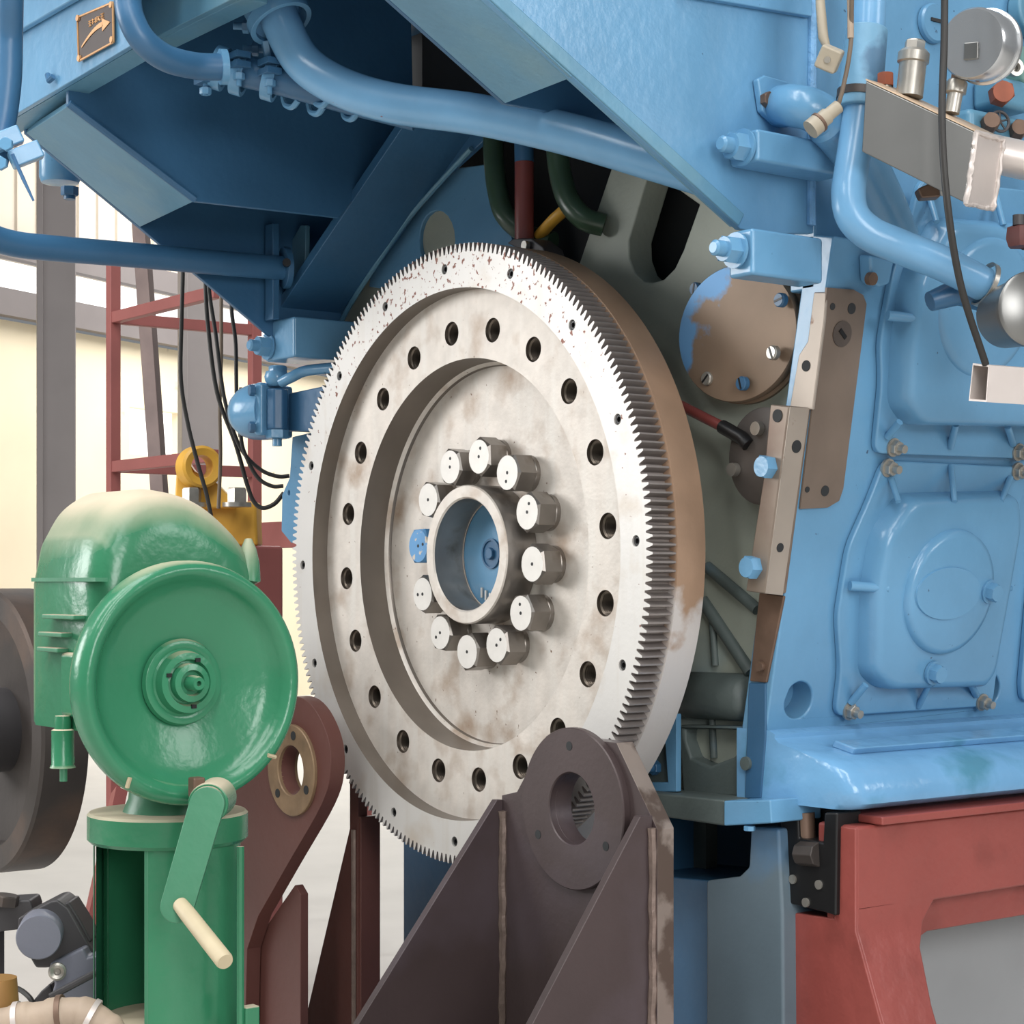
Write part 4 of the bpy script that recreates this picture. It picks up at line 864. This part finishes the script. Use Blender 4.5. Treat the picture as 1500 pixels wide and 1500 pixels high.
# blue-grey valve
vv = thing('solenoid_valve', 'blue grey valve with round flat cap and socket screw in the bottom left corner', 'valve', at(90, 1480, D=3.15))
vd = 3.2
vax = (-F*.97+R*.16).normalized(); up_ = (U*.86-R*.5).normalized(); vfr = frame(at(58, 1370, D=3.12), vax, R*.86+U*.5)
b = MB(); b.prism([at(x, y, D=3.16) for x, y in ((26, 1345), (74, 1320), (84, 1318), (100, 1330), (140, 1400), (118, 1412), (66, 1418), (52, 1418), (26, 1372))], F*.09); b.build('coil_body', 'charcoal', vv, bevel=.004)
b = MB(); b.prism([at(x, y, D=3.17) for x, y in ((86, 1326), (101, 1321), (118, 1348), (134, 1378), (128, 1384))], F*.07); b.build('coil_cover', 'charcoal', vv, bevel=.003)
b = MB(); b.lathe([(0, .02), (.0345, .02), (.0362, .017), (.0362, -.05), (0, -.05)], vfr, 48); b.build('round_cap', 'greycast', vv, angle=40)
b = MB(); b.prism([at(x, y, D=3.13) for x, y in ((72, 1412), (122, 1388), (128, 1402), (146, 1398), (150, 1470), (70, 1475), (80, 1440), (73, 1428))], F*.09); b.build('valve_body', 'greycast', vv, bevel=.005, seg=3)
b = MB(); b.lathe([(.006, .0), (.006, .004), (.011, .006), (.0145, .004), (.0145, -.004), (0, -.004)], frame(at(84, 1423, D=3.125), vax), 28); b.build('socket_screw', 'zinc', vv)
b = MB(); b.tube([at(74, 1460, D=3.11), at(150, 1420, D=3.11)], .006, 10); b.build('flange_ring', 'charcoal', vv)
b = MB(); b.prism([at(x, y, D=3.2) for x, y in ((42, 1474), (60, 1452), (74, 1440), (84, 1478), (44, 1486))], F*.05); b.build('elbow', 'charcoal', vv, bevel=.004)
b = MB(); b.prism([at(x, y, D=3.15) for x, y in ((60, 1470), (160, 1462), (160, 1540), (60, 1540))], F*.1); vl = b.build('valve_foot', 'greycast', vv, bevel=.004)
z_ = at(100, 1540, D=3.2).z
b = MB(); b.box(V((at(100, 1540, D=3.2).x, at(100, 1540, D=3.2).y, z_/2)), (.10, .10, z_+.02)); b.build('stand', 'charcoal', vv)
bk = thing('junction_box', 'black cable box with a hexagon gland cut by the left edge beside the valve', 'box', at(10, 1350, D=3.3))
b = MB(); b.prism([at(x, y, D=3.26) for x, y in ((-40, 1326), (10, 1320), (44, 1318), (48, 1330), (46, 1356), (26, 1362), (-40, 1370))], F*.07); b.build('body', 'charcoal', bk, bevel=.004)
b = MB(); b.hexhead(at(8, 1326, D=3.25), (U+R*.15), .022, .018, .4); b.build('gland', 'coupling', bk)
jz = at(0, 1360, D=3.3); b = MB(); b.box((jz.x-.05, jz.y, jz.z/2), (.04, .04, jz.z)); b.build('post', 'charcoal', bk)
hs = thing('ribbed_hose', 'dusty beige ribbed hose lying along the bottom left edge', 'hose', at(60, 1495, D=2.9))
hpts = cat_rom([at(-40, 1512, D=2.93), at(20, 1500, D=2.93), at(70, 1492, D=2.93), at(115, 1488, D=2.93), at(150, 1506, D=2.93), at(165, 1540, D=2.93)], 14)
b = MB(); b.tube(hpts, [.029+.0016*max(-1, min(1, 3*math.sin(i*.45))) for i in range(len(hpts))], 20); b.build('hose_body', 'hose', hs)
for i in (16, 34, 48):
    b = MB(); b.lathe([(.030, -.004), (.033, -.004), (.033, .004), (.030, .004)], frame(hpts[i], hpts[i+1]-hpts[i]), 28, close=True); b.build('hose_band', 'steelpale' if i != 34 else 'brownsteel', hs)
hz = hpts[-1]; b = MB(); b.tube([hz, V((hz.x, hz.y, hz.z-.1)), V((hz.x, hz.y, .03))], .027, 16); b.build('hose_end', 'hose', hs)
b = MB(); b.tube(cat_rom([at(6, 1446, D=3.25), at(26, 1448, D=3.23), at(44, 1462, D=3.2), at(50, 1478, D=3.2)], 6), .0045, 10); o = b.build('thin_cable', 'cable'); tag(o, 'thin black cable bowed over the ribbed hose beside the valve', 'cable')
b = MB(); b.lathe([(0, 0), (.03, 0), (.034, -.05), (.034, -.14), (0, -.14)], frame(at(-4, 1432, D=3.0), U), 24); o = b.build('brass_cap', 'brownsteel', angle=40); tag(o, 'rounded ochre brown cap cut by the left edge above the ribbed hose', 'cap')
o.data.materials[0] = mat('ochre_cap', (150, 112, 62), .5, .2, .12, 8)
# ================================================================== FLOOR BRACKETS ROUND THE WHEEL
def down(p): return V((p.x, p.y, 0))
fb = thing('bearing_bracket', 'dark steel floor bracket with bored ring and sloping gussets in front of the flywheel', 'bracket', at(860, 1500, Y=-.1)*1)
fb.location.z = 0
YB = -.105
def pl_holes(c, r, n=36): return [V((c.x+r*math.cos(k*2*PI/n), c.y, c.z+r*math.sin(k*2*PI/n))) for k in range(n)]
face = [at(x, y, Y=YB) for x, y in ((735, 1165), (757, 1160), (800, 1078), (903, 1088), (963, 1215))]
xr_ = face[4].x; xl_ = face[0].x
hc = at(846, 1184, Y=YB); hr_ = .062
b = MB(); b.prism([V((xl_, YB, 0))]+face+[V((xr_, YB, 0))], (0, .036, 0), [pl_holes(hc, hr_)])
bp2 = b.build('bored_plate', 'plate', fb, bevel=.001, angle=25); bp2.data.materials.append(M['plateedge'])
for p in bp2.data.polygons:
    if abs(p.normal.y) < .3 and p.normal.x > .2 and (V((p.center.x, 0, p.center.z))-V((hc.x, 0, hc.z))).length > hr_*1.1: p.material_index = 1
b = MB(); b.lathe([(hr_, .012), (hr_*1.03, .014), (.138, .014), (.140, .012), (.140, 0), (hr_, 0)], frame(hc, (0, -1, 0)), 72, close=True)
rn = b.build('bearing_ring', 'plate', fb, angle=40)
for a in (PI/2+.05, PI*7/6, -PI/6):
    b = MB(); b.cyl(hc+V((.108*math.cos(a), -.0138, .108*math.sin(a))), (0, -1, 0), .008, .001, 18); b.build('ring_hole', 'inner', rn)
def gusset(xc, top, slope_px, th_, wm):
    t_ = at(*top, X=xc); s_ = at(*slope_px, X=xc)
    k = (s_.z-t_.z)/(s_.y-t_.y); yc_ = s_.y-.03; zc2 = t_.z+k*(yc_-t_.y)
    b = MB(); b.prism([V((xc, YB, t_.z+.0)), t_, V((xc, yc_, zc2)), V((xc, yc_, 0)), V((xc, YB, 0))], (-th_, 0, 0)); g = b.build('gusset', 'plate', fb, bevel=.0015); g.data.materials.append(M['plateedge'])
    b = MB(); z0 = t_.z-.02; n = 50
    b.tube([V((xc+.004, YB-.004, z0*(1-i/n)))+V((random.uniform(-1, 1), random.uniform(-1, 1), 0))*.0012 for i in range(n+1)], [.008+random.uniform(-.0012, .0012) for i in range(n+1)], 8); b.build('weld_bead', 'weld', g)
    return g
gusset(xl_+.004, (728, 1172), (525, 1500), .016, 0)
gusset(xr_-.012, (938, 1196), (780, 1500), .016, 0)
b = MB(); b.box(((xl_+xr_)/2, YB-.15, .01), (xr_-xl_+.06, .62, .02)); b.build('foot_plate', 'plate', fb, bevel=.002)
# left maroon bracket with a bronze ring
YM = -.14
mb_ = thing('ring_bracket', 'maroon floor bracket with a worn bronze ring in its rounded top', 'bracket', at(420, 1500, Y=YM)); mb_.location.z = 0
mc = at(430, 1128, Y=YM)
mo = [(205, 1215), (375, 1070), (400, 1035), (430, 1020), (458, 1035), (480, 1080), (484, 1130), (470, 1180), (420, 1268), (378, 1342), (362, 1390), (360, 1470)]
mpts = cat_rom([at(x, y, Y=YM) for x, y in mo[1:-3]], 5)
b = MB(); b.prism([V((at(*mo[0], Y=YM).x, YM, 0)), at(*mo[0], Y=YM)]+mpts+[at(x, y, Y=YM) for x, y in mo[-3:]]+[V((at(360, 1470, Y=YM).x, YM, 0))], (0, .034, 0), [pl_holes(mc, .052)])
b.build('bored_plate', 'maroon', mb_, bevel=.001, angle=25)
b = MB(); b.lathe([(.052, .006), (.054, .008), (.094, .008), (.096, .006), (.096, 0), (.052, 0)], frame(mc, (0, -1, 0)), 64, close=True); b.lathe([(.052, 0), (.0525, -.04), (.055, -.04), (.055, 0)], frame(mc, (0, -1, 0)), 64, close=True)
mr = b.build('bronze_ring', 'brass', mb_, angle=40)
for a in (-.5, -2.35, 1.4):
    b = MB(); b.cyl(mc+V((.074*math.cos(a), -.0079, .074*math.sin(a))), (0, -1, 0), .0095, .001, 18); b.build('ring_hole', 'inner', mr)
g0, g1 = at(372, 1360, Y=YM+.034), at(438, 1300, Y=YM+.034)
b = MB(); b.prism([at(360, 1400, Y=YM+.036), at(432, 1296, Y=YM+.036), at(440, 1310, Y=YM+.036), V((at(440, 1310, Y=YM+.036).x, YM+.036, 0)), V((at(340, 1310, Y=YM+.036).x, YM+.036, 0))], (0, .02, 0)); b.build('backing_plate', 'maroon', mb_, bevel=.002)
b = MB(); b.box((at(400, 1400, Y=YM).x-.1, YM+.03, .01), (.5, .16, .02)); b.build('foot_plate', 'maroon', mb_)
# maroon post behind the lower left of the wheel
YQ = .02
mp2 = thing('tapered_post', 'maroon tapered floor post behind the lower left teeth of the flywheel', 'post', at(500, 1500, Y=YQ)); mp2.location.z = 0
q = [at(512, 1214, Y=YQ), at(500, 1140, Y=YQ), at(545, 1140, Y=YQ)]
s_ = at(450, 1480, Y=YQ); s0_ = at(512, 1214, Y=YQ); kx = (s_.x-s0_.x)/(s_.z-s0_.z)
xe = at(524, 1480, Y=YQ).x
b = MB(); b.prism([V((s0_.x-kx*s0_.z, YQ, 0)), s0_, V((s0_.x, YQ, s0_.z+.14)), V((xe, YQ, s0_.z+.14)), V((xe, YQ, 0))], (0, .025, 0)); b.build('tapered_plate', 'maroon', mp2, bevel=.002)
b = MB(); b.tube([V((xe-.012, YQ-.002, s0_.z-.03*0)), V((xe-.010, YQ-.002, 0))], .006, 8); b.build('weld_bead', 'weld', mp2)
b = MB(); b.prism([V((xe, YQ-.0, 0)), V((xe, YQ+.05, 0)), V((xe, YQ+.05, s0_.z+.03)), V((xe, YQ, s0_.z+.03))], (.012, 0, 0)); b.build('side_plate', 'maroon', mp2, bevel=.002)
b = MB(); b.box((xe-.1, YQ+.06, .01), (.3, .18, .02)); b.build('foot_plate', 'maroon', mp2)
# ================================================================== RED ENGINE BED
rb = thing('engine_bed', 'red oxide painted engine bed frame with arched opening under the blue base flange', 'engine bed', (.9, .8, 0))
XB = .872
zt_ = .952
tk = at(1255, 1200, X=XB); yb0 = tk.y
b = MB(); zb = at(1255, 1338, X=XB).z
legp = [V((XB, yb0, zt_-.012)), V((XB, yb0, zb))]
def onb(l): return [at(x, y, X=XB) for x, y in l]
# front beam and leg: one plate with the opening cut out; the leg spreads outwards as it goes down
b = MB(); b.hexa([V((XB, yb0, zt_-.010)), V((XB, 1.5, zt_-.010)), V((XB, 1.5, zb+.012)), V((XB, yb0, zb))], [V((XB-.09, yb0, zt_-.010)), V((XB-.09, 1.5, zt_-.010)), V((XB-.09, 1.5, zb+.012)), V((XB-.09, yb0, zb))]); b.build('top_beam', 'red', rb, bevel=.006)
b = MB(); b.box((XB-.03, yb0+.03+.65, zt_-.002), (.10, 1.28, .014)); b.build('top_rail', 'red', rb, bevel=.003)
l1 = at(1315, 1338, X=XB); w_ = l1.y-yb0
lo1 = at(1300, 1500, Y=yb0); dx_ = (lo1.x-XB)/(zb-lo1.z)
def legx(z): return XB+max(0, (zb-.03-z))*dx_
zs = [zb+.012, zb-.03, zb-.07, zb-.16, 0]
wy = [.20, .165, .14, .128, .128]
b = MB(); rows = [[V((legx(z), yb0, z)), V((legx(z), yb0+w, z)), V((legx(z)-.07, yb0+w, z)), V((legx(z)-.07, yb0, z))] for z, w in zip(zs, wy)]
vs = [[b.bm.verts.new(p) for p in r_] for r_ in rows]
for A, B in zip(vs, vs[1:]):
    for i in range(4): j = (i+1) % 4; b.bm.faces.new((A[i], A[j], B[j], B[i]))
b.bm.faces.new(vs[0]); b.bm.faces.new(vs[-1][::-1]); b.build('spread_leg', 'red', rb, bevel=.005, angle=50)
# inner frame of the opening
b = MB(); ix = XB-.045
io = [V((ix, yb0+.05, zb+.02)), V((ix, 1.5, zb+.03)), V((ix, 1.5, 0)), V((ix, yb0+.05, 0))]
wv = at(1330, 1380, X=ix); wz = at(1350, 1366, X=ix)
op = [V((ix, wv.y-.0, .02)), V((ix, wv.y, wz.z-.05)), V((ix, wv.y+.012, wz.z-.015)), V((ix, wv.y+.05, wz.z)), V((ix, 1.45, wz.z+.004)), V((ix, 1.45, .02))]
b.prism(io, (-.03, 0, 0), [op]); b.build('inner_frame', 'red', rb, bevel=.003)
# end wall of the bed
ye = YE+.005
b = MB(); b.prism([V((XB-.001, yb0-.002, zt_-.012)), V((XB-.001, yb0-.002, zb-.03)), V((legx(.0)-.001, yb0-.002, 0)), V((at(1150, 1500, Y=yb0).x, yb0-.002, 0)), V((at(1150, 1340, Y=yb0).x, yb0-.002, at(1150, 1335, Y=yb0).z)), V((at(1222, 1340, Y=yb0).x, yb0-.002, at(1222, 1345, Y=yb0).z)), V((at(1226, 1190, Y=yb0).x, yb0-.002, zt_-.012))], (0, .05, 0)); b.build('end_wall', 'red', rb, bevel=.003)
# jack block in the corner of the bed
jb = thing('jacking_block', 'black greasy jacking block with a steel bolt in the corner of the red bed', 'jack', at(1185, 1330, Y=yb0))
b = MB(); b.prism(onY([(1142, 1180), (1226, 1190), (1224, 1345), (1205, 1338), (1146, 1322)], yb0-.0), (0, .10, 0), ) if False else b.prism(onY([(1142, 1182), (1168, 1182), (1170, 1228), (1205, 1234), (1207, 1190), (1226, 1190), (1224, 1342), (1205, 1336), (1148, 1322)], yb0-.012), (0, .06, 0)); b.build('block', 'black', jb, bevel=.004)
b = MB(); b.prism(onY([(1142, 1180), (1226, 1188), (1224, 1250), (1146, 1240)], yb0+.05), (0, .03, 0)); b.build('recess', 'inner', jb)
b = MB(); bx0, bx1 = at(1172, 1250, Y=yb0-.012), at(1200, 1252, Y=yb0-.012)
b.tube([bx0, bx1], .021, 8); b.build('nut', 'coupling', jb, bevel=.002)
b = MB(); b.tube([at(1178, 1190, Y=yb0+.01), at(1180, 1250, Y=yb0+.01)], .018, 16); b.build('jack_screw', 'brownsteel', jb)
for x, y in ((1162, 1288), (1200, 1296), (1181, 1322)):
    b = MB(); b.cyl(at(x, y, Y=yb0-.012), (0, -1, 0), .008, .003, 14); b.build('cap_screw', 'zinc', jb)
b = MB(); b.box((.62, 1.0, .45), (.08, 1.4, .9)); o = b.build('tank_panel', 'tank', bevel=.01); tag(o, 'flat grey panel seen through the arched opening of the red bed', 'panel')
# ================================================================== PICK-UP PUMP AT THE LEFT OF THE WHEEL
pu = thing('governor_pump', 'small blue pump with rounded cap and outlet pipe left of the flywheel rim', 'pump', at(390, 640, Y=.05))
Yg = .05
b = MB(); c0 = at(402, 602, Y=Yg); cr_ = 42/2823*4.35
# cap: barrel lying along X
cap0 = at(399, 602, Y=Yg-.02); cax = V((-.93, -.37, 0)); rcap = .066
b.lathe([(0, 0), (rcap, 0), (rcap, .035), (rcap*.97, .056), (rcap*.88, .077), (rcap*.68, .096), (rcap*.36, .106), (0, .109)], frame(cap0, cax), 40); b.build('cap', 'blue', pu, angle=60)
b = MB(); b.box((0, 0, -.004), (.122, .118, .024), frame(cap0, cax, U)); b.build('cap_flange', 'blue', pu, bevel=.008)
for dz in (.042, -.042):
    b = MB(); b.hexhead(cap0+V((.022, -.060, dz)), (-.2, -1, 0), .013, .012); b.build('hex_bolt', 'deep', pu)
pb0 = at(406, 600, Y=Yg-.03)
b = MB(); b.cyl(at(406, 630, Y=Yg-.03), U, .026, at(406, 570, Y=Yg-.03).z-at(406, 630, Y=Yg-.03).z, 8); b.build('body_column', 'deep', pu, bevel=.004)
b = MB(); b.lathe([(0, 0), (.018, 0), (.026, .012), (.028, .022), (.024, .034), (0, .036)], frame(at(405, 566, Y=Yg-.03), U), 28); b.hexhead(at(407, 545, Y=Yg-.03), U, .021, .014); b.build('banjo_head', 'blue', pu, angle=60)
b = MB(); b.hexhead(at(406, 630, Y=Yg-.03), -U, .026, .02); b.cyl(at(406, 642, Y=Yg-.03), -U, .011, .018, 14); b.build('drain_nut', 'blue', pu)
b = MB(); b.tube(cat_rom([at(412, 560, Y=Yg-.03), at(428, 552, Y=Yg-.02), at(450, 543, Y=Yg), at(500, 538, Y=Yg+.03)], 6), .0125, 16); b.build('outlet_pipe', 'blue', pu)
b = MB(); b.prism(onY([(422, 576), (500, 560), (500, 632), (422, 632)], Yg), (0, .06, 0)); b.build('mounting_block', 'deep', pu, bevel=.004)
b = MB()
cf_ = frame(cap0, cax, U)
for j in range(5):
    for i in range(5):
        a = PI+.55+.16*i if False else (.55+.17*i); h0 = .030+.011*j
        b.box((0, 0, 0), (.0016, .006, .004+.003*((i*j) % 2)), frame(cf_ @ V((rcap*.995*math.cos(a+PI*.25), rcap*.995*math.sin(a+PI*.25), h0)), cf_.to_3x3() @ V((math.cos(a+PI*.25), math.sin(a+PI*.25), 0)), cax))
b.build('cast_lettering', 'deep', pu)
b = MB(); b.prism(onY([(428, 640), (470, 630), (470, 800), (426, 795), (412, 778), (413, 725), (424, 700)], .10), (0, .014, 0), [pl_holes(at(423, 722, Y=.10), .006, 14)]); b.build('carrier_plate', 'blue', pu, bevel=.002)
# ================================================================== RED FRAME, BAR, YELLOW CLEVIS, CABLES
ld = thing('frame_tower', 'dull red square tube frame tower standing on the floor behind the green machine', 'frame', at(165, 1500, D=7.2)); ld.location.z = 0
hs_ = .021
LP = at(166, 466, D=7.2); LP = V((LP.x, LP.y, 0))
zr1, zr2 = at(166, 466, D=7.2).z, at(166, 684, D=7.2).z
aY = at(373, 488, D=7.2)
# right hand post: along +Y from the left one at the level of the rail
best = min((abs(CAM.z*0+(lambda v: 750+f_px*(v-CAM).dot(R)/(v-CAM).dot(F))(V((LP.x, LP.y+k*.01, 1.3)))-373), k) for k in range(20, 400))[1]*.01
RP = V((LP.x, LP.y+best, 0)); NP = V((LP.x+.80, LP.y, 0)); BP = V((LP.x+.80, LP.y+best, 0))
def post(p, z1):
    b = MB(); b.box((p.x, p.y, z1/2), (hs_*2, hs_*2, z1)); b.build('post', 'ladder', ld, bevel=.003)
for p in (LP, RP): post(p, 2.6)
post(BP, 2.6)
b = MB(); b.box((NP.x, NP.y, .3), (hs_*2, hs_*2, .6)); b.build('post', 'ladder', ld, bevel=.003)
for z in (zr1, zr2, .75, .2):
    for p, q in ((LP, NP), (LP, RP), (RP, BP)) if z > .8 else ((LP, RP), (RP, BP)):
        if p is RP: continue
        b = MB(); d_ = (q-p).normalized(); k = .5 if (p is LP and q is NP) else 1
        b.box((p+q)/2+V((0, 0, z)), (abs(d_.x)*((q-p).length)+hs_*1.6, abs(d_.y)*((q-p).length)+hs_*1.6, hs_*2)); b.build('rail', 'ladder', ld, bevel=.003)
bx = at(408, 788, D=6.6)
b = MB(); b.box(V((RP.x+.25, RP.y, at(400, 788, D=7.9).z)), (.60, .06, .10)); b.build('cross_beam', 'ladder', ld, bevel=.003)
b = MB(); b.tube([at(175, 1160, D=6.6), at(135, 1345, D=6.2), V((at(135, 1345, D=6.2).x-.03, at(135, 1345, D=6.2).y, 0.02))], .03, 4); b.build('raking_leg', 'ladder', ld)
lb = thing('leaning_bar', 'dark brown steel bar leaning behind the red frame', 'bar', at(240, 1100, D=8.2)); lb.location.z = 0
b = MB(); t0_, t1_ = at(206, 330, D=8.3), at(233, 712, D=8.1); dd = (t1_-t0_)
m_ = frame((t0_+t1_)/2, dd.normalized(), R); ext = dd.normalized()*((t0_.z)/abs(dd.normalized().z))
pb_, pt_ = t0_+ext, t0_-dd.normalized()*.1
m_ = frame((pb_+pt_)/2, (pb_-pt_).normalized(), R*.95-F*.3)
b.box((0, 0, 0), (.062, .05, (pb_-pt_).length), m_); b.build('bar', 'brownbar', lb, bevel=.004)
b = MB(); b.tube([pt_, pt_+V((.0, .25, -.02))], .02, 8); b.build('hook', 'brownbar', lb)
yc = thing('lifting_clevis', 'yellow lifting clevis with a big eye and two hexagon nuts behind the green machine', 'clevis', at(300, 745, D=6.0))
ctr = at(293, 684, D=6.0); k_ = 6.0/2823
fr = frame(ctr, (-F*.85+R*.5), U)
b = MB(); b.lathe([(17*k_, .02), (27*k_, .026), (31*k_, .02), (31*k_, -.04), (17*k_, -.04)], fr, 40, close=True); b.build('eye', 'amber', yc, angle=40)
b = MB(); b.prism([at(x, y, D=6.03) for x, y in ((258, 690), (270, 668), (285, 690), (318, 708), (338, 730), (345, 745), (255, 745))], F*.05); b.build('yoke', 'amber', yc, bevel=.008, seg=3)
b = MB(); b.prism([at(x, y, D=6.06) for x, y in ((250, 738), (375, 734), (378, 800), (250, 800))], F*.12); b.build('saddle', 'amber', yc, bevel=.01)
for x in (281, 347):
    b = MB(); p = at(x, 738, D=5.99); b.lathe([(0, -.01), (.045, -.01), (.045, .004), (0, .004)], frame(p, U), 24); b.hexhead(p, U, .030, .05, .3); b.build('hex_nut', 'zinc', yc)
z_ = at(300, 800, D=6.1); b = MB(); b.box((z_.x, z_.y+.05, z_.z/2), (.3, .3, z_.z)); b.build('pedestal', 'ladder', yc, bevel=.01)
cables = [
    ('thin black cable hanging alone left of the others in front of the grey column', [(268, 392), (266, 470), (265, 555), (275, 620), (290, 680), (302, 722), (310, 760)], 4.9, .0055, 'cable'),
    ('black cable bowing from the bracket down to the lower left rim plate', [(301, 415), (305, 480), (318, 575), (345, 650), (362, 710), (372, 735), (385, 744), (402, 738), (416, 722)], 4.75, .0055, 'cable'),
    ('black cable ending on the left blue carrier plate in a shallow curve', [(306, 420), (316, 490), (328, 580), (345, 640), (362, 670), (385, 690), (408, 698), (424, 697)], 4.7, .005, 'cable'),
    ('black cable just below the shallow curved one', [(353, 640), (362, 672), (378, 700), (398, 712), (415, 712)], 4.68, .005, 'cable'),
    ('grey cable hanging straight down in front of the grey column', [(324, 436), (324, 520), (322, 600), (323, 670), (320, 745)], 4.95, .005, 'cablegrey'),
    ('short black cable dropping behind the blue pump cap', [(339, 450), (345, 500), (346, 545), (347, 590), (352, 640)], 4.72, .005, 'cable')]
for lab, pts, D_, r, m in cables:
    P3 = [at(x, y, D=D_) for x, y in pts]
    P3 = [P3[0]+V((0, .0, .12))]+P3
    b = MB(); b.tube(cat_rom(P3, 8), r, 10); o = b.build('hanging_cable', m); tag(o, lab, 'cable', 'cables hanging from the bracket')
# ================================================================== BUILDING
b = MB(); b.box((0, 2, -.05), (44, 44, .1)); o = b.build('floor', 'floor', smooth=False); struct(o)
wd = (F*math.cos(math.radians(26.5))+R*math.sin(math.radians(26.5))).normalized(); wn = V((wd.y, -wd.x, 0))
W0 = at(0, 851, D=18); W0.z = 0
def wl(s, z, o=0): return W0+wd*s+V((0, 0, z))+wn*o
def wat(px, py, o=0): return at(px, py, P=W0+wn*o, N=wn)
def wallbox(s0, s1, z0, z1, o0, o1):
    b = MB(); b.hexa([wl(s0, z0, o0), wl(s1, z0, o0), wl(s1, z1, o0), wl(s0, z1, o0)], [wl(s0, z0, o1), wl(s1, z0, o1), wl(s1, z1, o1), wl(s0, z1, o1)]); return b
def sz(px, py): p = wat(px, py); return (p-W0).dot(wd), p.z
zc_ = sz(60, 478)[1]
s_w0, zw1 = sz(190, 596); s_w1, zw0 = sz(263, 672)
zt1 = sz(60, 388)[1]-.45
# back wall, pierced by a low window and an open clerestory strip
b = MB(); q = [wl(-8, 0), wl(16, 0), wl(16, zc_), wl(-8, zc_)]; h_ = [wl(s_w0, zw0), wl(s_w1, zw0), wl(s_w1, zw1), wl(s_w0, zw1)]
b.prism(q, -wn*.2, [h_]); o = b.build('wall_back', 'cream', smooth=False); struct(o)
o = wallbox(-8, 16, zt1+.45, 8.5, 0, -.2).build('wall_upper', 'sheet', smooth=False); struct(o)
b = MB()
for i in range(60):
    b.box(wl(-7+i*.3, (zt1+.45+6)/2, .012), (.05, .024, 6-zt1-.45), Matrix.Identity(4)) if False else b.hexa([wl(-7+i*.3, zt1+.46, 0), wl(-6.95+i*.3, zt1+.46, 0), wl(-6.95+i*.3, 8, 0), wl(-7+i*.3, 8, 0)], [wl(-6.99+i*.3, zt1+.46, .025), wl(-6.96+i*.3, zt1+.46, .025), wl(-6.96+i*.3, 8, .025), wl(-6.99+i*.3, 8, .025)])
o = b.build('trim_1', 'sheet', smooth=False); struct(o)
for i, (z, hh, oo) in enumerate(((zc_+.02, .25, .15), (zt1+.42, .22, .15))):
    o = wallbox(-8, 16, z, z+hh, oo, oo-.12).build('trim_%d' % (i+2), 'beam', smooth=False); struct(o)
# window in the low opening: frame and glass
M['glass'] = mat('daylit_frosted_pane', (250, 250, 250), .3, emit=((250, 250, 250), .95))
o = wallbox(s_w0, s_w1, zw0, zw1, -.1, -.11).build('window_1', 'glass', smooth=False); struct(o)
o = wallbox(-8, 16, zc_+.2, zt1+.46, -.14, -.15).build('window_2', 'glass', smooth=False); struct(o)
# grey columns
def column(px0, px1, Dc, label, h=8):
    p0, p1 = at(px0, 851, D=Dc), at(px1, 851, D=Dc); w = (p1-p0).length; c = (p0+p1)/2; c.z = 0
    t = thing('steel_column', label, 'column', c, 'grey steel columns of the hall')
    m_ = frame((c.x, c.y, h/2), U, R*.97+F*.25)
    b = MB(); b.box((w*.04, w*.0, 0), (w*.84, w*.9, h), m_); b.build('column_web', 'column', t, bevel=.01)
    b = MB(); b.box((-w*.42, 0, 0), (w*.14, w*1.25, h), m_); b.build('column_flange', 'column', t, bevel=.004)
    b = MB(); b.box((0, 0, -h/2+.015), (w*1.6, w*1.8, .03), m_); b.build('base_plate', 'column', t)
column(54, 112, 15.5, 'grey steel column nearest the left edge behind the green machine')
column(263, 324, 17.5, 'grey steel column partly hidden by the hanging cables')
# ================================================================== DAYLIGHT AND ADDED LIGHTS
w = bpy.data.worlds.new('overcast_sky'); SC.world = w; w.use_nodes = True
bg = w.node_tree.nodes['Background']; bg.inputs['Color'].default_value = (.90, .95, 1, 1); bg.inputs['Strength'].default_value = .22
def area(name, loc, aim, sx, sy, e, col=(1, 1, 1)):
    l = bpy.data.lights.new(name, 'AREA'); l.shape = 'RECTANGLE'; l.size = sx; l.size_y = sy; l.energy = e; l.color = col
    o = bpy.data.objects.new(name, l); COL.objects.link(o); o.location = loc
    o.rotation_euler = (V(aim)-V(loc)).to_track_quat('-Z', 'Y').to_euler(); return o
for k in range(3): area('roof_skylight', (-1.2+2.4*k, -3.6+.5*k, 6.5), (.2, 0, 1.4), .9, 6, 190, (1, .995, .98))
area('added_right_light', (8, -3, 3.2), (.6, .4, 1.4), 2.6, 3, 265, (1, .99, .98))  # unseen light added from the right to brighten the engine side
area('added_sheen_light', (8, 3.2, 4.2), (.6, .4, 1.4), 2.4, 2.4, 160, (1, .995, .99))  # added light for a sheen on the green dish, no window behind it
area('end_window_daylight', (-5.0, -5.6, 3.2), (0, 0, 1.4), 3, 2.5, 270, (1, .995, .985))
bw = W0+wd*2.5+wn*4.5
area('added_rear_light', (bw.x, bw.y, 7.5), (bw.x-.8, bw.y+.8, 0), 7, 6, 1500, (1, .98, .94))  # added light that overexposes the rear floor and lower wall
# ================================================================== CAMERA
cd = bpy.data.cameras.new('camera'); cam = bpy.data.objects.new('camera', cd); COL.objects.link(cam)
cd.sensor_width = 36; cd.sensor_fit = 'HORIZONTAL'; cd.lens = f_px/1500*36
cd.shift_y = (CY-750)/1500; cd.clip_start = .05; cd.clip_end = 200
cam.location = CAM
cam.rotation_euler = F.to_track_quat('-Z', 'Y').to_euler()
SC.camera = cam
vs_ = SC.view_settings; vs_.view_transform = 'Standard'; vs_.look = 'None'; vs_.exposure = 0; vs_.gamma = 1; vs_.use_curve_mapping = False
SC.render.film_transparent = False
SC.cycles.max_bounces = 6; SC.cycles.use_denoising = True
